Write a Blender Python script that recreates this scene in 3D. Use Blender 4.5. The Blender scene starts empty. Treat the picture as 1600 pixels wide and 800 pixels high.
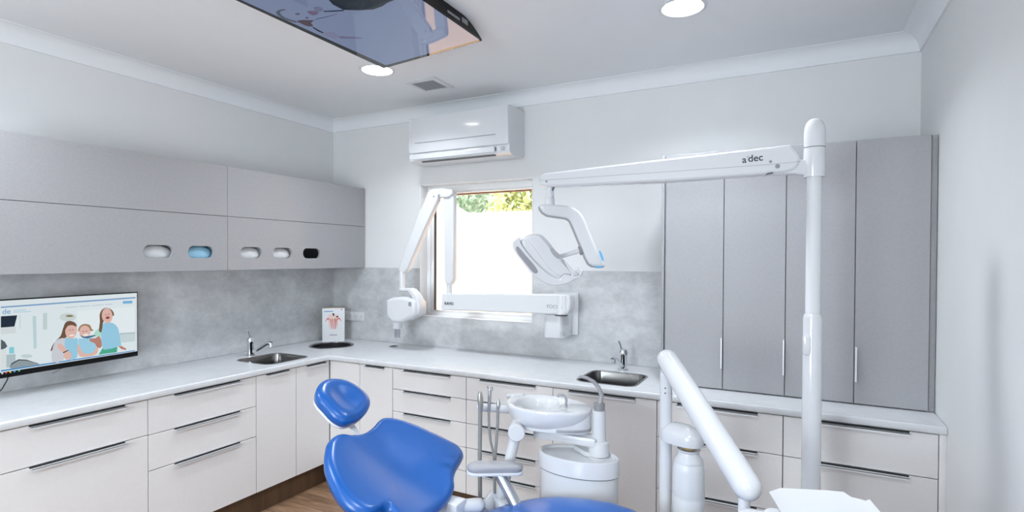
import bpy, bmesh, math, random
from mathutils import Vector, Matrix
random.seed(7)
S = bpy.context.scene
C = bpy.data.collections.new('surgery'); S.collection.children.link(C)
pi = math.pi
# ------------------------------------------------------------------ camera
FPX, CY, EYE = 856.5, 414.81, 1.58
yaw, pit, rol = math.radians(27.502), math.radians(-.779), math.radians(.224)
Fw = Vector((-math.sin(yaw)*math.cos(pit), math.cos(yaw)*math.cos(pit), math.sin(pit)))
Rt = Vector((math.cos(yaw), math.sin(yaw), 0)); Up = Rt.cross(Fw)
R2 = math.cos(rol)*Rt + math.sin(rol)*Up; U2 = -math.sin(rol)*Rt + math.cos(rol)*Up
cam = bpy.data.cameras.new('camera'); co = bpy.data.objects.new('camera', cam); C.objects.link(co)
M3 = Matrix((R2, U2, -Fw)).transposed()
co.matrix_world = Matrix.Translation((0, 0, EYE)) @ M3.to_4x4()
cam.sensor_width = 36; cam.lens = 36*FPX/1600; cam.shift_y = (CY-400)/1600
cam.clip_start = .05
S.camera = co
# ------------------------------------------------------------------ world, sun, exposure
w = bpy.data.worlds.new('sky'); S.world = w; w.use_nodes = True
bg = w.node_tree.nodes['Background']; bg.inputs[0].default_value = (.80, .90, 1, 1); bg.inputs[1].default_value = 2.6
sl = bpy.data.lights.new('sun', 'SUN'); sl.energy = 21; sl.angle = .01; sl.color = (1, .98, .95)
so = bpy.data.objects.new('sun', sl); C.objects.link(so); so.rotation_euler = Vector((-.48, -.30, .82)).to_track_quat('Z', 'Y').to_euler()
LAMP_W = 12.0
LAMP_COL = (.865, .935, 1.0)
# added fill lamps outside two unseen, made-up windows, to brighten the cabinets
def fill_lamp(loc, nrm_, w_, h_, e_):
    d = bpy.data.lights.new('fill_lamp', 'AREA'); d.shape = 'RECTANGLE'; d.size = w_; d.size_y = h_; d.energy = e_; d.color = (.865, .94, 1)
    o = bpy.data.objects.new('fill_lamp', d); C.objects.link(o); o.location = loc; o.rotation_euler = Vector(nrm_).to_track_quat('Z', 'Y').to_euler()
fill_lamp((-1.45, -2.06, 1.625), (0, -1, 0), 1.2, 1.35, 108)
fill_lamp((.71, -1.02, 1.35), (1, 0, 0), 1.1, 1.6, 24)
S.view_settings.view_transform = 'Standard'; S.view_settings.look = 'None'
S.view_settings.gamma = 1; S.view_settings.use_curve_mapping = False
S.view_settings.exposure = -0.11

# ------------------------------------------------------------------ where a measured sight line meets a known plane
def ray(u, v): return Fw + R2*((u-800)/FPX) - U2*((v-CY)/FPX)
EYEV = Vector((0, 0, EYE))
def hit(u, v, p, n):
    d = ray(u, v); return EYEV + d*((Vector(p)-EYEV).dot(Vector(n))/d.dot(Vector(n)))
def AX(u, v, x): return hit(u, v, (x, 0, 0), (1, 0, 0))
def AY(u, v, y): return hit(u, v, (0, y, 0), (0, 1, 0))
def AZ(u, v, z): return hit(u, v, (0, 0, z), (0, 0, 1))
def AT(u, v, t): return EYEV + ray(u, v)*t

# ------------------------------------------------------------------ materials
MATS = {}
def mat(name, col, rough=.5, metal=0, spec=.5, emit=None, es=0, coat=0, trans=0, alpha=1, sheen=0):
    m = bpy.data.materials.new(name); m.use_nodes = True
    b = m.node_tree.nodes['Principled BSDF']
    b.inputs['Base Color'].default_value = (*col, 1); b.inputs['Roughness'].default_value = rough
    b.inputs['Metallic'].default_value = metal; b.inputs['Specular IOR Level'].default_value = spec
    b.inputs['Coat Weight'].default_value = coat
    b.inputs['Transmission Weight'].default_value = trans
    b.inputs['Alpha'].default_value = alpha
    if emit: b.inputs['Emission Color'].default_value = (*emit, 1); b.inputs['Emission Strength'].default_value = es
    MATS[name] = m; return m
def noisy(m, c1, c2, scale=3, detail=6, lo=.35, hi=.65, stretch=(1, 1, 1), bump=0, rough=.6):
    nt = m.node_tree; N = nt.nodes; L = nt.links; b = N['Principled BSDF']
    tc = N.new('ShaderNodeNewGeometry'); mp = N.new('ShaderNodeMapping'); mp.inputs['Scale'].default_value = stretch
    no = N.new('ShaderNodeTexNoise'); no.inputs['Scale'].default_value = scale; no.inputs['Detail'].default_value = detail
    no.inputs['Roughness'].default_value = rough
    r = N.new('ShaderNodeValToRGB'); r.color_ramp.elements[0].position = lo; r.color_ramp.elements[1].position = hi
    r.color_ramp.elements[0].color = (*c1, 1); r.color_ramp.elements[1].color = (*c2, 1)
    L.new(tc.outputs['Position'], mp.inputs[0]); L.new(mp.outputs[0], no.inputs[0]); L.new(no.outputs[0], r.inputs[0]); L.new(r.outputs[0], b.inputs['Base Color'])
    if bump:
        bp = N.new('ShaderNodeBump'); bp.inputs['Strength'].default_value = bump; bp.inputs['Distance'].default_value = .002
        L.new(no.outputs[0], bp.inputs['Height']); L.new(bp.outputs[0], b.inputs['Normal'])
    return m
wallm = noisy(mat('wall_paint', (.74, .74, .735), .7, spec=.2), (.745, .75, .755), (.755, .76, .765), 6, 2)
ceilm = noisy(mat('ceiling_paint', (.8, .8, .8), .8, spec=.2), (.815, .83, .855), (.825, .84, .865), 6, 2)
extm = noisy(mat('render_exterior', (.8, .8, .8), .8), (.92, .60, .35), (.95, .63, .38), 4)
cabw = noisy(mat('cream_laminate', (.78, .75, .74), .38), (.785, .765, .765), (.80, .78, .78), 60, 3)
grey = noisy(mat('grey_laminate', (.36, .36, .385), .45), (.345, .343, .358), (.365, .363, .378), 90, 3)
carc = mat('cabinet_carcass', (.16, .155, .15), .6)
conc = noisy(mat('concrete_panel', (.5, .5, .5), .45), (.40, .405, .415), (.66, .665, .68), 5.5, 12, .30, .70, stretch=(1, 1, 1.5), rough=.74)
top = noisy(mat('pale_worktop', (.6, .6, .6), .32), (.60, .61, .63), (.69, .70, .72), 16, 10, .3, .7, rough=.7)
kick = noisy(mat('dark_wood_kick', (.09, .05, .03), .5), (.045, .024, .012), (.13, .072, .038), 9, 8, .3, .7, (1, 1, .12))
alu = mat('brushed_aluminium', (.80, .81, .83), .38, .35)
chrome = mat('chrome', (.75, .77, .8), .08, 1)
steel = noisy(mat('brushed_steel', (.42, .42, .42), .2, 1), (.17, .165, .16), (.27, .265, .26), 60, 4, stretch=(1, 1, 8))
white = mat('white_plastic', (.69, .70, .72), .28)
enamel = mat('white_enamel', (.71, .72, .745), .16, coat=.3)
ceram = mat('white_ceramic', (.74, .75, .77), .07, coat=.5)
pvc = mat('white_window_frame', (.86, .87, .88), .35)
bottlem = mat('milky_plastic', (.72, .735, .76), .35)
paper = mat('white_paper', (.74, .75, .765), .7)
lgrey = mat('light_grey_plastic', (.36, .36, .385), .4)
mgrey = mat('mid_grey_plastic', (.27, .27, .285), .45)
hose = mat('grey_hose', (.26, .26, .25), .5)
smoke = mat('grey_window_strip', (.30, .30, .33), .3)
blackp = mat('black_gloss_plastic', (.004, .004, .005), .2, spec=.2)
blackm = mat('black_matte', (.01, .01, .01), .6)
seam = mat('seam_shadow_gap', (.10, .10, .11), .6)
printm = mat('dark_print', (.03, .035, .06), .5)
greyprint = mat('grey_print', (.28, .30, .34), .5)
bluep = mat('sky_blue_plastic', (.15, .48, .80), .35)
bluebox = mat('pale_blue_carton', (.30, .55, .72), .6)
redp = mat('red_print', (.62, .03, .04), .5)
pinkp = mat('pink_print', (.80, .60, .55), .5)
yellp = mat('ochre_print', (.55, .42, .18), .5)
kraft = mat('ochre_card', (.40, .29, .14), .7)
glass = mat('window_glass', (1, 1, 1), .0)
def _glass():
    nt = glass.node_tree; N = nt.nodes; L = nt.links
    N.remove(N['Principled BSDF']); out = N['Material Output']
    t = N.new('ShaderNodeBsdfTransparent'); t.inputs[0].default_value = (.96, .97, .97, 1)
    g = N.new('ShaderNodeBsdfGlossy'); g.inputs['Roughness'].default_value = 0
    f = N.new('ShaderNodeFresnel'); f.inputs[0].default_value = 1.3
    mx = N.new('ShaderNodeMixShader'); L.new(f.outputs[0], mx.inputs[0]); L.new(t.outputs[0], mx.inputs[1]); L.new(g.outputs[0], mx.inputs[2]); L.new(mx.outputs[0], out.inputs[0])
_glass()
clearp = mat('clear_plastic', (1, 1, 1), .1)
def _clear():
    nt = clearp.node_tree; N = nt.nodes; L = nt.links
    N.remove(N['Principled BSDF']); out = N['Material Output']
    t = N.new('ShaderNodeBsdfTransparent'); t.inputs[0].default_value = (.9, .91, .93, 1)
    g = N.new('ShaderNodeBsdfGlossy'); g.inputs['Roughness'].default_value = .1
    mx = N.new('ShaderNodeMixShader'); mx.inputs[0].default_value = .12; L.new(t.outputs[0], mx.inputs[1]); L.new(g.outputs[0], mx.inputs[2]); L.new(mx.outputs[0], out.inputs[0])
_clear()
vinyl = mat('blue_vinyl', (.001, .095, .39), .30, spec=.5, coat=.3)
_b = vinyl.node_tree.nodes['Principled BSDF']; _b.inputs['Coat Roughness'].default_value = .3
leafm = noisy(mat('garden_leaves', (.2, .3, .1), .8), (.42, .50, .20), (.85, .82, .42), 6, 3)
leafg = noisy(mat('garden_leaves_cool', (.2, .3, .1), .8), (.36, .50, .34), (.72, .78, .60), 6, 3)
tilem = mat('pale_roof_tiles', (.70, .68, .68), .7)
brickm = mat('mauve_brick', (.55, .48, .50), .8)
paving = mat('yard_paving', (.70, .72, .74), .8)
browns = mat('brown_flashing', (.20, .08, .05), .6)
trunkm = mat('tree_bark', (.12, .08, .05), .9)
# wood floor: planks along x
floorm = mat('wood_floor', (.3, .2, .1), .42)
def _floor():
    nt = floorm.node_tree; N = nt.nodes; L = nt.links; b = N['Principled BSDF']
    g = N.new('ShaderNodeNewGeometry'); br = N.new('ShaderNodeTexBrick')
    br.offset = .37; br.inputs['Scale'].default_value = 1; br.inputs['Mortar Size'].default_value = .0015
    br.inputs['Brick Width'].default_value = 1.3; br.inputs['Row Height'].default_value = .145
    br.inputs['Color1'].default_value = (.30, .30, .30, 1); br.inputs['Color2'].default_value = (.75, .75, .75, 1); br.inputs['Mortar'].default_value = (0, 0, 0, 1)
    L.new(g.outputs['Position'], br.inputs[0])
    mp = N.new('ShaderNodeMapping'); mp.inputs['Scale'].default_value = (1.2, 9, 1)
    no = N.new('ShaderNodeTexNoise'); no.inputs['Scale'].default_value = 2.2; no.inputs['Detail'].default_value = 9; no.inputs['Distortion'].default_value = 1.2; no.inputs['Roughness'].default_value = .62
    L.new(g.outputs['Position'], mp.inputs[0]); L.new(mp.outputs[0], no.inputs[0])
    ad = N.new('ShaderNodeMath'); ad.operation = 'MULTIPLY_ADD'; ad.inputs[1].default_value = .28
    L.new(br.outputs[0], ad.inputs[0]); L.new(no.outputs[0], ad.inputs[2])
    r = N.new('ShaderNodeValToRGB'); e = r.color_ramp.elements
    e[0].position = .36; e[0].color = (.085, .042, .022, 1); e[1].position = .86; e[1].color = (.40, .25, .155, 1)
    m_ = e.new(.58); m_.color = (.235, .135, .078, 1)
    L.new(ad.outputs[0], r.inputs[0]); L.new(r.outputs[0], b.inputs['Base Color'])
_floor()
def emis(name, col, s=1.0, rough=.15):
    return mat(name, (0, 0, 0), rough, emit=col, es=s)
tiltm = mat('ceiling_screen_panel', (.01, .01, .012), .03, spec=.6)
diffm = mat('lamp_diffuser', (1, 1, 1), .5, emit=(.95, .98, 1), es=14)

# ------------------------------------------------------------------ object helpers
ORG = {}
def thing(name, label, cat, loc, group=None, kind=None):
    o = bpy.data.objects.new(name, None); C.objects.link(o); o.location = loc; o.empty_display_size = .1
    if label: o['label'] = label
    if cat: o['category'] = cat
    if group: o['group'] = group
    if kind: o['kind'] = kind
    ORG[o] = Vector(loc); return o
def tag(o, label, cat, group=None):
    o['label'] = label; o['category'] = cat
    if group: o['group'] = group
    return o
def link_mesh(name, me, m, parent=None, smooth=35, label=None, kind=None):
    for p in me.polygons: p.use_smooth = True
    me.set_sharp_from_angle(angle=math.radians(smooth))
    if not me.materials: me.materials.append(m)
    o = bpy.data.objects.new(name, me); C.objects.link(o)
    if parent is not None:
        org = ORG[parent]
    else:
        xs = [v.co for v in me.vertices]
        lo = Vector((min(v.x for v in xs), min(v.y for v in xs), min(v.z for v in xs))); hi = Vector((max(v.x for v in xs), max(v.y for v in xs), max(v.z for v in xs)))
        org = Vector(((lo.x+hi.x)/2, (lo.y+hi.y)/2, lo.z))
    me.transform(Matrix.Translation(-org)); ORG[o] = org
    if parent is not None: o.parent = parent
    else: o.location = org
    if label: o['label'] = label
    if kind: o['kind'] = kind
    return o
class B:
    def __init__(s): s.bm = bmesh.new()
    def add(s, verts, faces, mi=0):
        vs = [s.bm.verts.new(v) for v in verts]
        for f in faces:
            try: s.bm.faces.new([vs[i] for i in f]).material_index = mi
            except ValueError: pass
        return s
    def box(s, x0, x1, y0, y1, z0, z1, bev=0, mi=0, M=None, seg=2):
        t = bmesh.new()
        bmesh.ops.create_cube(t, size=1, matrix=Matrix.Translation(((x0+x1)/2, (y0+y1)/2, (z0+z1)/2)) @ Matrix.Diagonal((abs(x1-x0), abs(y1-y0), abs(z1-z0), 1)))
        if bev: bmesh.ops.bevel(t, geom=t.edges[:], offset=bev, segments=seg, affect='EDGES', profile=.5)
        s.merge(t, M, mi); return s
    def merge(s, t, M=None, mi=0):
        if M is not None: bmesh.ops.transform(t, matrix=M, verts=t.verts)
        t.verts.index_update()
        s.add([v.co.copy() for v in t.verts], [[v.index for v in f.verts] for f in t.faces], mi); t.free()
    def rings(s, R, cap0=True, cap1=True, mi=0, closed=False):
        n = len(R[0]); vs = []; fs = []
        for r in R: vs += [Vector(p) for p in r]
        k = len(R)
        for a in range(k if closed else k-1):
            b = (a+1) % k
            for i in range(n):
                j = (i+1) % n; fs.append((a*n+i, a*n+j, b*n+j, b*n+i))
        if not closed:
            if cap0: fs.append(tuple(range(n))[::-1])
            if cap1: fs.append(tuple((k-1)*n+i for i in range(n)))
        s.add(vs, fs, mi); return s
    def tube(s, pts, rad, n=20, mi=0, cap=True, dome0=False, dome1=False, flat=(1, 1)):
        pts = [Vector(p) for p in pts]
        if not hasattr(rad, '__len__'): rad = [rad]*len(pts)
        rad = list(rad)
        P = []; Q = []
        def dome(p, q, r):       # hemisphere beyond p, away from q
            d = (p-q).normalized(); return [(p+d*r*math.sin(a), r*math.cos(a)) for a in (pi/2*.97, pi/2*.85, pi/2*.68, pi/2*.5, pi/2*.25)]
        if dome0:
            for c, r in dome(pts[0], pts[1], rad[0]): P.append(c); Q.append(r)
        P += pts; Q += rad
        if dome1:
            for c, r in reversed(dome(pts[-1], pts[-2], rad[-1])): P.append(c); Q.append(r)
        R = []; prev = None
        for i, p in enumerate(P):
            a = P[max(i-1, 0)]; b = P[min(i+1, len(P)-1)]; d = (b-a).normalized()
            if prev is None:
                h = Vector((0, 0, 1)) if abs(d.z) < .9 else Vector((0, 1, 0)); e1 = d.cross(h).normalized()
            else: e1 = (prev - d*prev.dot(d)).normalized()
            prev = e1; e2 = d.cross(e1)
            R.append([p + (e1*math.cos(2*pi*k/n)*flat[0] + e2*math.sin(2*pi*k/n)*flat[1])*Q[i] for k in range(n)])
        return s.rings(R, cap, cap, mi)
    def lathe(s, cx, cy, prof, n=40, mi=0, sx=1, sy=1):
        return s.rings([[(cx+r*math.cos(2*pi*k/n)*sx, cy+r*math.sin(2*pi*k/n)*sy, z) for k in range(n)] for r, z in prof], True, True, mi)
    def obj(s, name, m, parent=None, smooth=35, **k):
        bmesh.ops.recalc_face_normals(s.bm, faces=s.bm.faces[:])
        me = bpy.data.meshes.new(name); s.bm.to_mesh(me); s.bm.free()
        if isinstance(m, (list, tuple)):
            for q in m: me.materials.append(q)
            m = m[0]
        return link_mesh(name, me, m, parent, smooth, **k)
def curve_mesh(cu):
    o = bpy.data.objects.new('tmp', cu); C.objects.link(o)
    dg = bpy.context.evaluated_depsgraph_get(); dg.update()
    me = bpy.data.meshes.new_from_object(o.evaluated_get(dg)); bpy.data.objects.remove(o); bpy.data.curves.remove(cu)
    return me
def frame(o, ex, ey):
    ex = Vector(ex).normalized(); ey = Vector(ey).normalized(); n = ex.cross(ey).normalized()
    return Matrix.Translation(Vector(o)) @ Matrix((ex, ey, n)).transposed().to_4x4()
def plate_mesh(outline, holes, th, bev, M, res=2):
    cu = bpy.data.curves.new('tmp', 'CURVE'); cu.dimensions = '2D'; cu.fill_mode = 'BOTH'
    for pts in [outline]+list(holes):
        sp = cu.splines.new('POLY'); sp.points.add(len(pts)-1); sp.use_cyclic_u = True
        for i, p in enumerate(pts): sp.points[i].co = (p[0], p[1], 0, 1)
    cu.extrude = max(th/2-bev, .0001); cu.bevel_depth = bev; cu.bevel_resolution = res; cu.offset = -bev
    me = curve_mesh(cu); me.transform(M @ Matrix.Translation((0, 0, th/2))); return me
def plate(name, outline, th, bev, M, m, parent=None, holes=(), smooth=40, **k):
    return link_mesh(name, plate_mesh(outline, holes, th, bev, M), m, parent, smooth, **k)
def catmull(pts, n=6):
    out = []; k = len(pts); pts = [Vector(p) for p in pts]
    for i in range(k):
        a, b, c, d = pts[i-1], pts[i], pts[(i+1) % k], pts[(i+2) % k]
        for j in range(n):
            t = j/n
            out.append(.5*((2*b)+(c-a)*t+(2*a-5*b+4*c-d)*t*t+(-a+3*b-3*c+d)*t**3))
    return out
def rrect(w, h, r, n=6, cx=0, cy=0):
    o = []
    for qx, qy, a0 in ((1, 1, 0), (-1, 1, 90), (-1, -1, 180), (1, -1, 270)):
        for i in range(n+1):
            a = math.radians(a0+90*i/n); o.append((cx+qx*(w/2-r)+r*math.cos(a), cy+qy*(h/2-r)+r*math.sin(a)))
    return o
def text(name, s, size, M, m, parent, bold=0, th=.0006, squeeze=1):
    cu = bpy.data.curves.new('tmp', 'FONT'); cu.body = s; cu.size = size; cu.align_x = 'CENTER'; cu.align_y = 'CENTER'; cu.extrude = th/2; cu.offset = bold
    me = curve_mesh(cu); me.transform(M @ Matrix.Diagonal((squeeze, 1, 1, 1)))
    return link_mesh(name, me, m, parent)
def traced(uv, p0, ex, ey=(0, 0, 1)):
    """measured sight lines met with the plane through p0 spanned by ex, ey -> local 2D points"""
    ex = Vector(ex).normalized(); ey = Vector(ey).normalized(); n = ex.cross(ey); p0 = Vector(p0)
    o = []
    for u, v in uv:
        q = hit(u, v, p0, n)-p0; o.append((q.dot(ex), q.dot(ey)))
    return o
def copy_tree(o, parent=None, **props):
    c = o.copy(); C.objects.link(c); ORG[c] = ORG[o].copy()
    if parent is not None: c.parent = parent
    for k, v in props.items(): c[k] = v
    for ch in list(o.children): copy_tree(ch, c)
    return c

# ------------------------------------------------------------------ the room
WL, WB, WR, WN = -3.511, 3.445, .5496, -1.9
CH = 2.725
def struct(name, b, m, smooth=35): o = b.obj(name, m, None, smooth); o['kind'] = 'structure'; return o
struct('floor', B().box(WL-.12, WR+.12, WN-.12, WB+.12, -.08, 0), floorm)
struct('ceiling', B().box(WL-.12, WR+.12, WN-.12, WB+.12, CH, CH+.1), ceilm)
struct('wall_left', B().box(WL-.12, WL, WN-.12, WB+.12, 0, CH), wallm)
rr_ = B(); QY0, QY1, QZ0, QZ1 = -1.65, -.40, .45, 2.25
rr_.box(WR, WR+.12, QY1, WB+.12, 0, CH); rr_.box(WR, WR+.12, WN-.12, QY0, 0, CH); rr_.box(WR, WR+.12, QY0, QY1, 0, QZ0); rr_.box(WR, WR+.12, QY0, QY1, QZ1, CH)
struct('wall_right', rr_, wallm)
rw = B(); RX0, RX1, RZ0, RZ1 = -2.1, -.8, .9, 2.35
rw.box(WL, RX0, WN-.12, WN, 0, CH); rw.box(RX1, WR, WN-.12, WN, 0, CH); rw.box(RX0, RX1, WN-.12, WN, 0, RZ0); rw.box(RX0, RX1, WN-.12, WN, RZ1, CH)
struct('wall_rear', rw, wallm)
wx0, wx1, wz0, wz1 = -2.598, -1.632, 1.128, 2.14
bw = B()
bw.box(WL, wx0, WB, WB+.22, 0, CH); bw.box(wx1, WR, WB, WB+.22, 0, CH); bw.box(wx0, wx1, WB, WB+.22, 0, wz0); bw.box(wx0, wx1, WB, WB+.22, wz1, CH)
struct('wall_back', bw, wallm)
# cornices: stepped cove profile (distance from wall, drop from ceiling)
cprof = [(0, 0), (.090, 0), (.090, .003)]+[(.090-.080*math.sin(a*pi/16), .083-.080*math.cos(a*pi/16)) for a in range(9)]+[(.010, .086), (0, .087)]
def cornice(name, a, b, inx):
    a = Vector(a); b = Vector(b); inx = Vector(inx)
    R = [[p + inx*d + Vector((0, 0, CH-h)) for d, h in cprof] for p in (a, b)]
    struct(name, B().rings(R), ceilm, 25)
cornice('trim_1', (WL, WN, 0), (WL, WB, 0), (1, 0, 0)); cornice('trim_2', (WL, WB, 0), (WR, WB, 0), (0, -1, 0)); cornice('trim_3', (WR, WN, 0), (WR, WB, 0), (-1, 0, 0))
# rear door (behind the camera)
dr = thing('door_1', None, None, (-2.9, WN, 0), kind='structure')
B().box(-3.31, -2.49, WN+.004, WN+.04, .01, 2.04, .003).obj('door_leaf', cabw, dr)
db = B(); db.box(-3.39, -3.31, WN, WN+.05, 0, 2.12); db.box(-2.49, -2.41, WN, WN+.05, 0, 2.12); db.box(-3.31, -2.49, WN, WN+.05, 2.04, 2.12); db.obj('door_frame', pvc, dr)
B().tube([(-2.56, WN+.04, 1), (-2.56, WN+.09, 1), (-2.67, WN+.09, 1)], .01).obj('door_handle', chrome, dr)
# window
wn = thing('window_1', None, None, ((wx0+wx1)/2, WB, wz0), kind='structure')
fy0, fy1 = WB+.085, WB+.145
fb = B()
def ringframe(b, x0, x1, z0, z1, t, y0, y1, tt=None, bt=None):
    tt = tt or t; bt = bt or t
    b.box(x0, x0+t, y0, y1, z0, z1, .003); b.box(x1-t, x1, y0, y1, z0, z1, .003); b.box(x0+t, x1-t, y0, y1, z1-tt, z1, .003); b.box(x0+t, x1-t, y0, y1, z0, z0+bt, .003)
ringframe(fb, wx0, wx1, wz0, wz1, .034, fy0, fy1, .05, .03)
fb.obj('window_frame', pvc, wn)
sb_ = B(); ringframe(sb_, wx0+.034, wx1-.02, wz0+.03, wz1-.05, .034, fy0+.012, fy1-.01, .012, .012); sb_.obj('sash', pvc, wn)
B().box(wx0+.068, wx0+.0725, fy0+.006, fy0+.03, wz0+.042, wz1-.062).obj('gasket', blackm, wn)
B().box(wx0+.07, wx1-.02, fy1-.006, fy1+.02, wz1-.072, wz1-.062).obj('flashing', browns, wn)
B().box(wx0+.06, wx1-.03, fy0+.03, fy0+.034, wz0+.035, wz1-.055).obj('pane', glass, wn)
rv = B(); ringframe(rv, wx0-.001, wx1+.001, wz0-.001, wz1+.001, .006, WB-.004, fy0); rv.obj('reveal_lining', pvc, wn)
w2 = thing('added_window_2', None, None, ((RX0+RX1)/2, WN, RZ0), kind='structure')  # unseen window, added to give the rear fill lamp an opening
f2 = B(); ringframe(f2, RX0, RX1, RZ0, RZ1, .05, WN-.10, WN-.05); f2.box((RX0+RX1)/2-.025, (RX0+RX1)/2+.025, WN-.095, WN-.055, RZ0+.05, RZ1-.05); f2.obj('window_frame', pvc, w2)
B().box(RX0+.05, RX1-.05, WN-.078, WN-.074, RZ0+.05, RZ1-.05).obj('pane', glass, w2)
w3 = thing('added_window_3', None, None, (WR, (QY0+QY1)/2, QZ0), kind='structure')  # unseen side window, added so its fill lamp reaches the left cabinets
f3 = B(); 
for a_, b_ in ((QY0, QY0+.05), (QY1-.05, QY1)): f3.box(WR+.05, WR+.10, a_, b_, QZ0, QZ1)
f3.box(WR+.05, WR+.10, QY0+.05, QY1-.05, QZ0, QZ0+.05); f3.box(WR+.05, WR+.10, QY0+.05, QY1-.05, QZ1-.05, QZ1); f3.obj('window_frame', pvc, w3)
B().box(WR+.073, WR+.077, QY0+.05, QY1-.05, QZ0+.05, QZ1-.05).obj('pane', glass, w3)
# splashbacks
def poly_panel(name, x0, x1, y0, y1, z0, z1, lab):
    return tag(B().box(x0, x1, y0, y1, z0, z1).obj(name, conc), lab, 'splashback')
SZ = 1.4935
poly_panel('splashback', WL, WL+.006, .34, WB, .9, SZ+.003, 'grey concrete-look splashback panel on the left wall behind the monitor')
sbk = B()
sbk.box(WL+.006, wx0-.002, WB-.006, WB, .9, SZ+.005); sbk.box(wx1+.002, -.62, WB-.006, WB, .9, SZ+.005); sbk.box(wx0-.002, wx1+.002, WB-.006, WB, .9, wz0-.002)
sbk.box(WL+.006, WL+.009, WB-.009, WB-.006, .9, SZ)
tag(sbk.obj('splashback', conc), 'grey concrete-look splashback panel running along the wall under the window', 'splashback')

# ------------------------------------------------------------------ base cabinets
LF, BF = -2.891, 2.801       # faces of the fronts, left run and back run
CZ0, CZ1, CZT = .150, .858, .8645
def handle(fr, a0, a1, z, parent, vertical=False):
    """lip pull: fr maps (along, out, up) -> world"""
    B().add(*boxv(fr, a0, a1, -.004, .0004, z-.0058, z+.0006)).obj('recess_shade', blackm, parent)  # black strip on the front, painted shade above the handle blade
    b = B()
    b.add(*boxv(fr, a0, a1, 0, .020, z-.0080, z-.0058)); b.add(*boxv(fr, a0, a1, .0178, .020, z-.0160, z-.0058))
    return b.obj('handle', alu, parent)
def boxv(fr, a0, a1, o0, o1, z0, z1):
    vs = [fr(a, o, z) for a in (a0, a1) for o in (o0, o1) for z in (z0, z1)]
    return vs, [(0, 1, 3, 2), (4, 6, 7, 5), (0, 4, 5, 1), (2, 3, 7, 6), (0, 2, 6, 4), (1, 5, 7, 3)]
def frL(a, o, z): return Vector((LF+o, a, z))
def frB(a, o, z): return Vector((a, BF-o, z))
G = .0019
def base_unit(run, a0, a1, label, drawers=None, doors=None, group=None, hfrac=None, back=None, name='base_cabinet', cat='cabinet', blank=False, toprail=True):
    fr = frL if run == 'L' else frB
    depth = (LF-WL-.008) if run == 'L' else (WB-.008-BF)
    mid = (a0+a1)/2; loc = fr(mid, -depth/2, CZ0)
    t = thing(name, label, cat, loc, group)
    c = B(); T = .016
    c.add(*boxv(fr, a0, a0+T, -depth, -.020, CZ0, CZ1)); c.add(*boxv(fr, a1-T, a1, -depth, -.020, CZ0, CZ1))
    c.add(*boxv(fr, a0+T, a1-T, -depth, -.020, CZ0, CZ0+T)); c.add(*boxv(fr, a0+T, a1-T, -depth, -depth+.006, CZ0+T, CZ1))
    if toprail: c.add(*boxv(fr, a0+T, a1-T, -.06, -.020, CZ1-T, CZ1))
    c.obj('carcass', carc, t)
    if drawers:
        zs = [CZ1+.003]+drawers+[CZ0]
        for k in range(len(zs)-1):
            z1, z0 = zs[k], zs[k+1]
            d = B(); vs, fs = boxv(fr, a0+G, a1-G, -.018, 0, z0+G, z1-G)
            tb = bmesh.new(); vv = [tb.verts.new(v) for v in vs]
            for f in fs: tb.faces.new([vv[i] for i in f])
            bmesh.ops.recalc_face_normals(tb, faces=tb.faces[:]); bmesh.ops.bevel(tb, geom=tb.edges[:], offset=.001, segments=1, affect='EDGES')
            d.merge(tb); o = d.obj('drawer', cabw, t)
            h0, h1 = hfrac or (.2, .8)
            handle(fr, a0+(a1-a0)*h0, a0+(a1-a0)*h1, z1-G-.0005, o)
    if doors:
        for (d0, d1, h0, h1) in doors:
            d = B().add(*boxv(fr, d0+G, d1-G, -.018, 0, CZ0+G, CZ1+.003-G)); o = d.obj('door', cabw, t)
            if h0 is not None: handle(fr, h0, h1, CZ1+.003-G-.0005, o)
    if blank:
        B().add(*boxv(fr, a0+G, a1-G, -.018, 0, CZ0+G, CZ1+.003-G)).obj('front_panel', cabw, t)
    return t
kf = 1.0065   # the fronts sit a little behind the worktop edge
def ky(v): return v*kf
def kz(z): return EYE-(EYE-z)*kf
g5 = [kz(z) for z in (.7305, .587, .4405, .2965)]
uA = base_unit('L', ky(.967), ky(1.583), 'cream two-drawer base cabinet below the monitor, nearest the left edge', drawers=[kz(.6875)], hfrac=(.222, .828))
base_unit('L', ky(.967)-.62, ky(.967), 'cream two-drawer base cabinet at the near end of the left run', drawers=[kz(.6875)], hfrac=(.222, .828))
base_unit('L', ky(1.583), ky(2.2), 'cream three-drawer base cabinet between the monitor side and the left sink', drawers=[kz(.685), kz(.503)], hfrac=(.21, .826))
base_unit('L', ky(2.2), 2.799, 'cream two-door cupboard under the left sink', doors=[(ky(2.2), ky(2.4955), ky(2.271), ky(2.442)), (ky(2.4955), 2.799, ky(2.581), ky(2.748))], name='sink_cupboard', cat='cupboard', toprail=False)
base_unit('B', -2.889, -2.597*kf, 'blank cream corner cupboard below the round bin hole', blank=True, name='corner_cupboard', cat='cupboard', toprail=False)
base_unit('B', -2.597*kf, -2.317*kf, 'narrow cream single-door cupboard right of the corner', doors=[(-2.597*kf, -2.317*kf, -2.547*kf, -2.383*kf)], name='narrow_cupboard', cat='cupboard')
base_unit('B', -2.317*kf, -1.755*kf, 'cream five-drawer cabinet below the x-ray head, behind the blue headrest', drawers=g5, hfrac=(.162, .80))
base_unit('B', -1.755*kf, -1.191*kf, 'cream five-drawer cabinet behind the rinsing bowl', drawers=g5, hfrac=(.17, .814))
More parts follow.
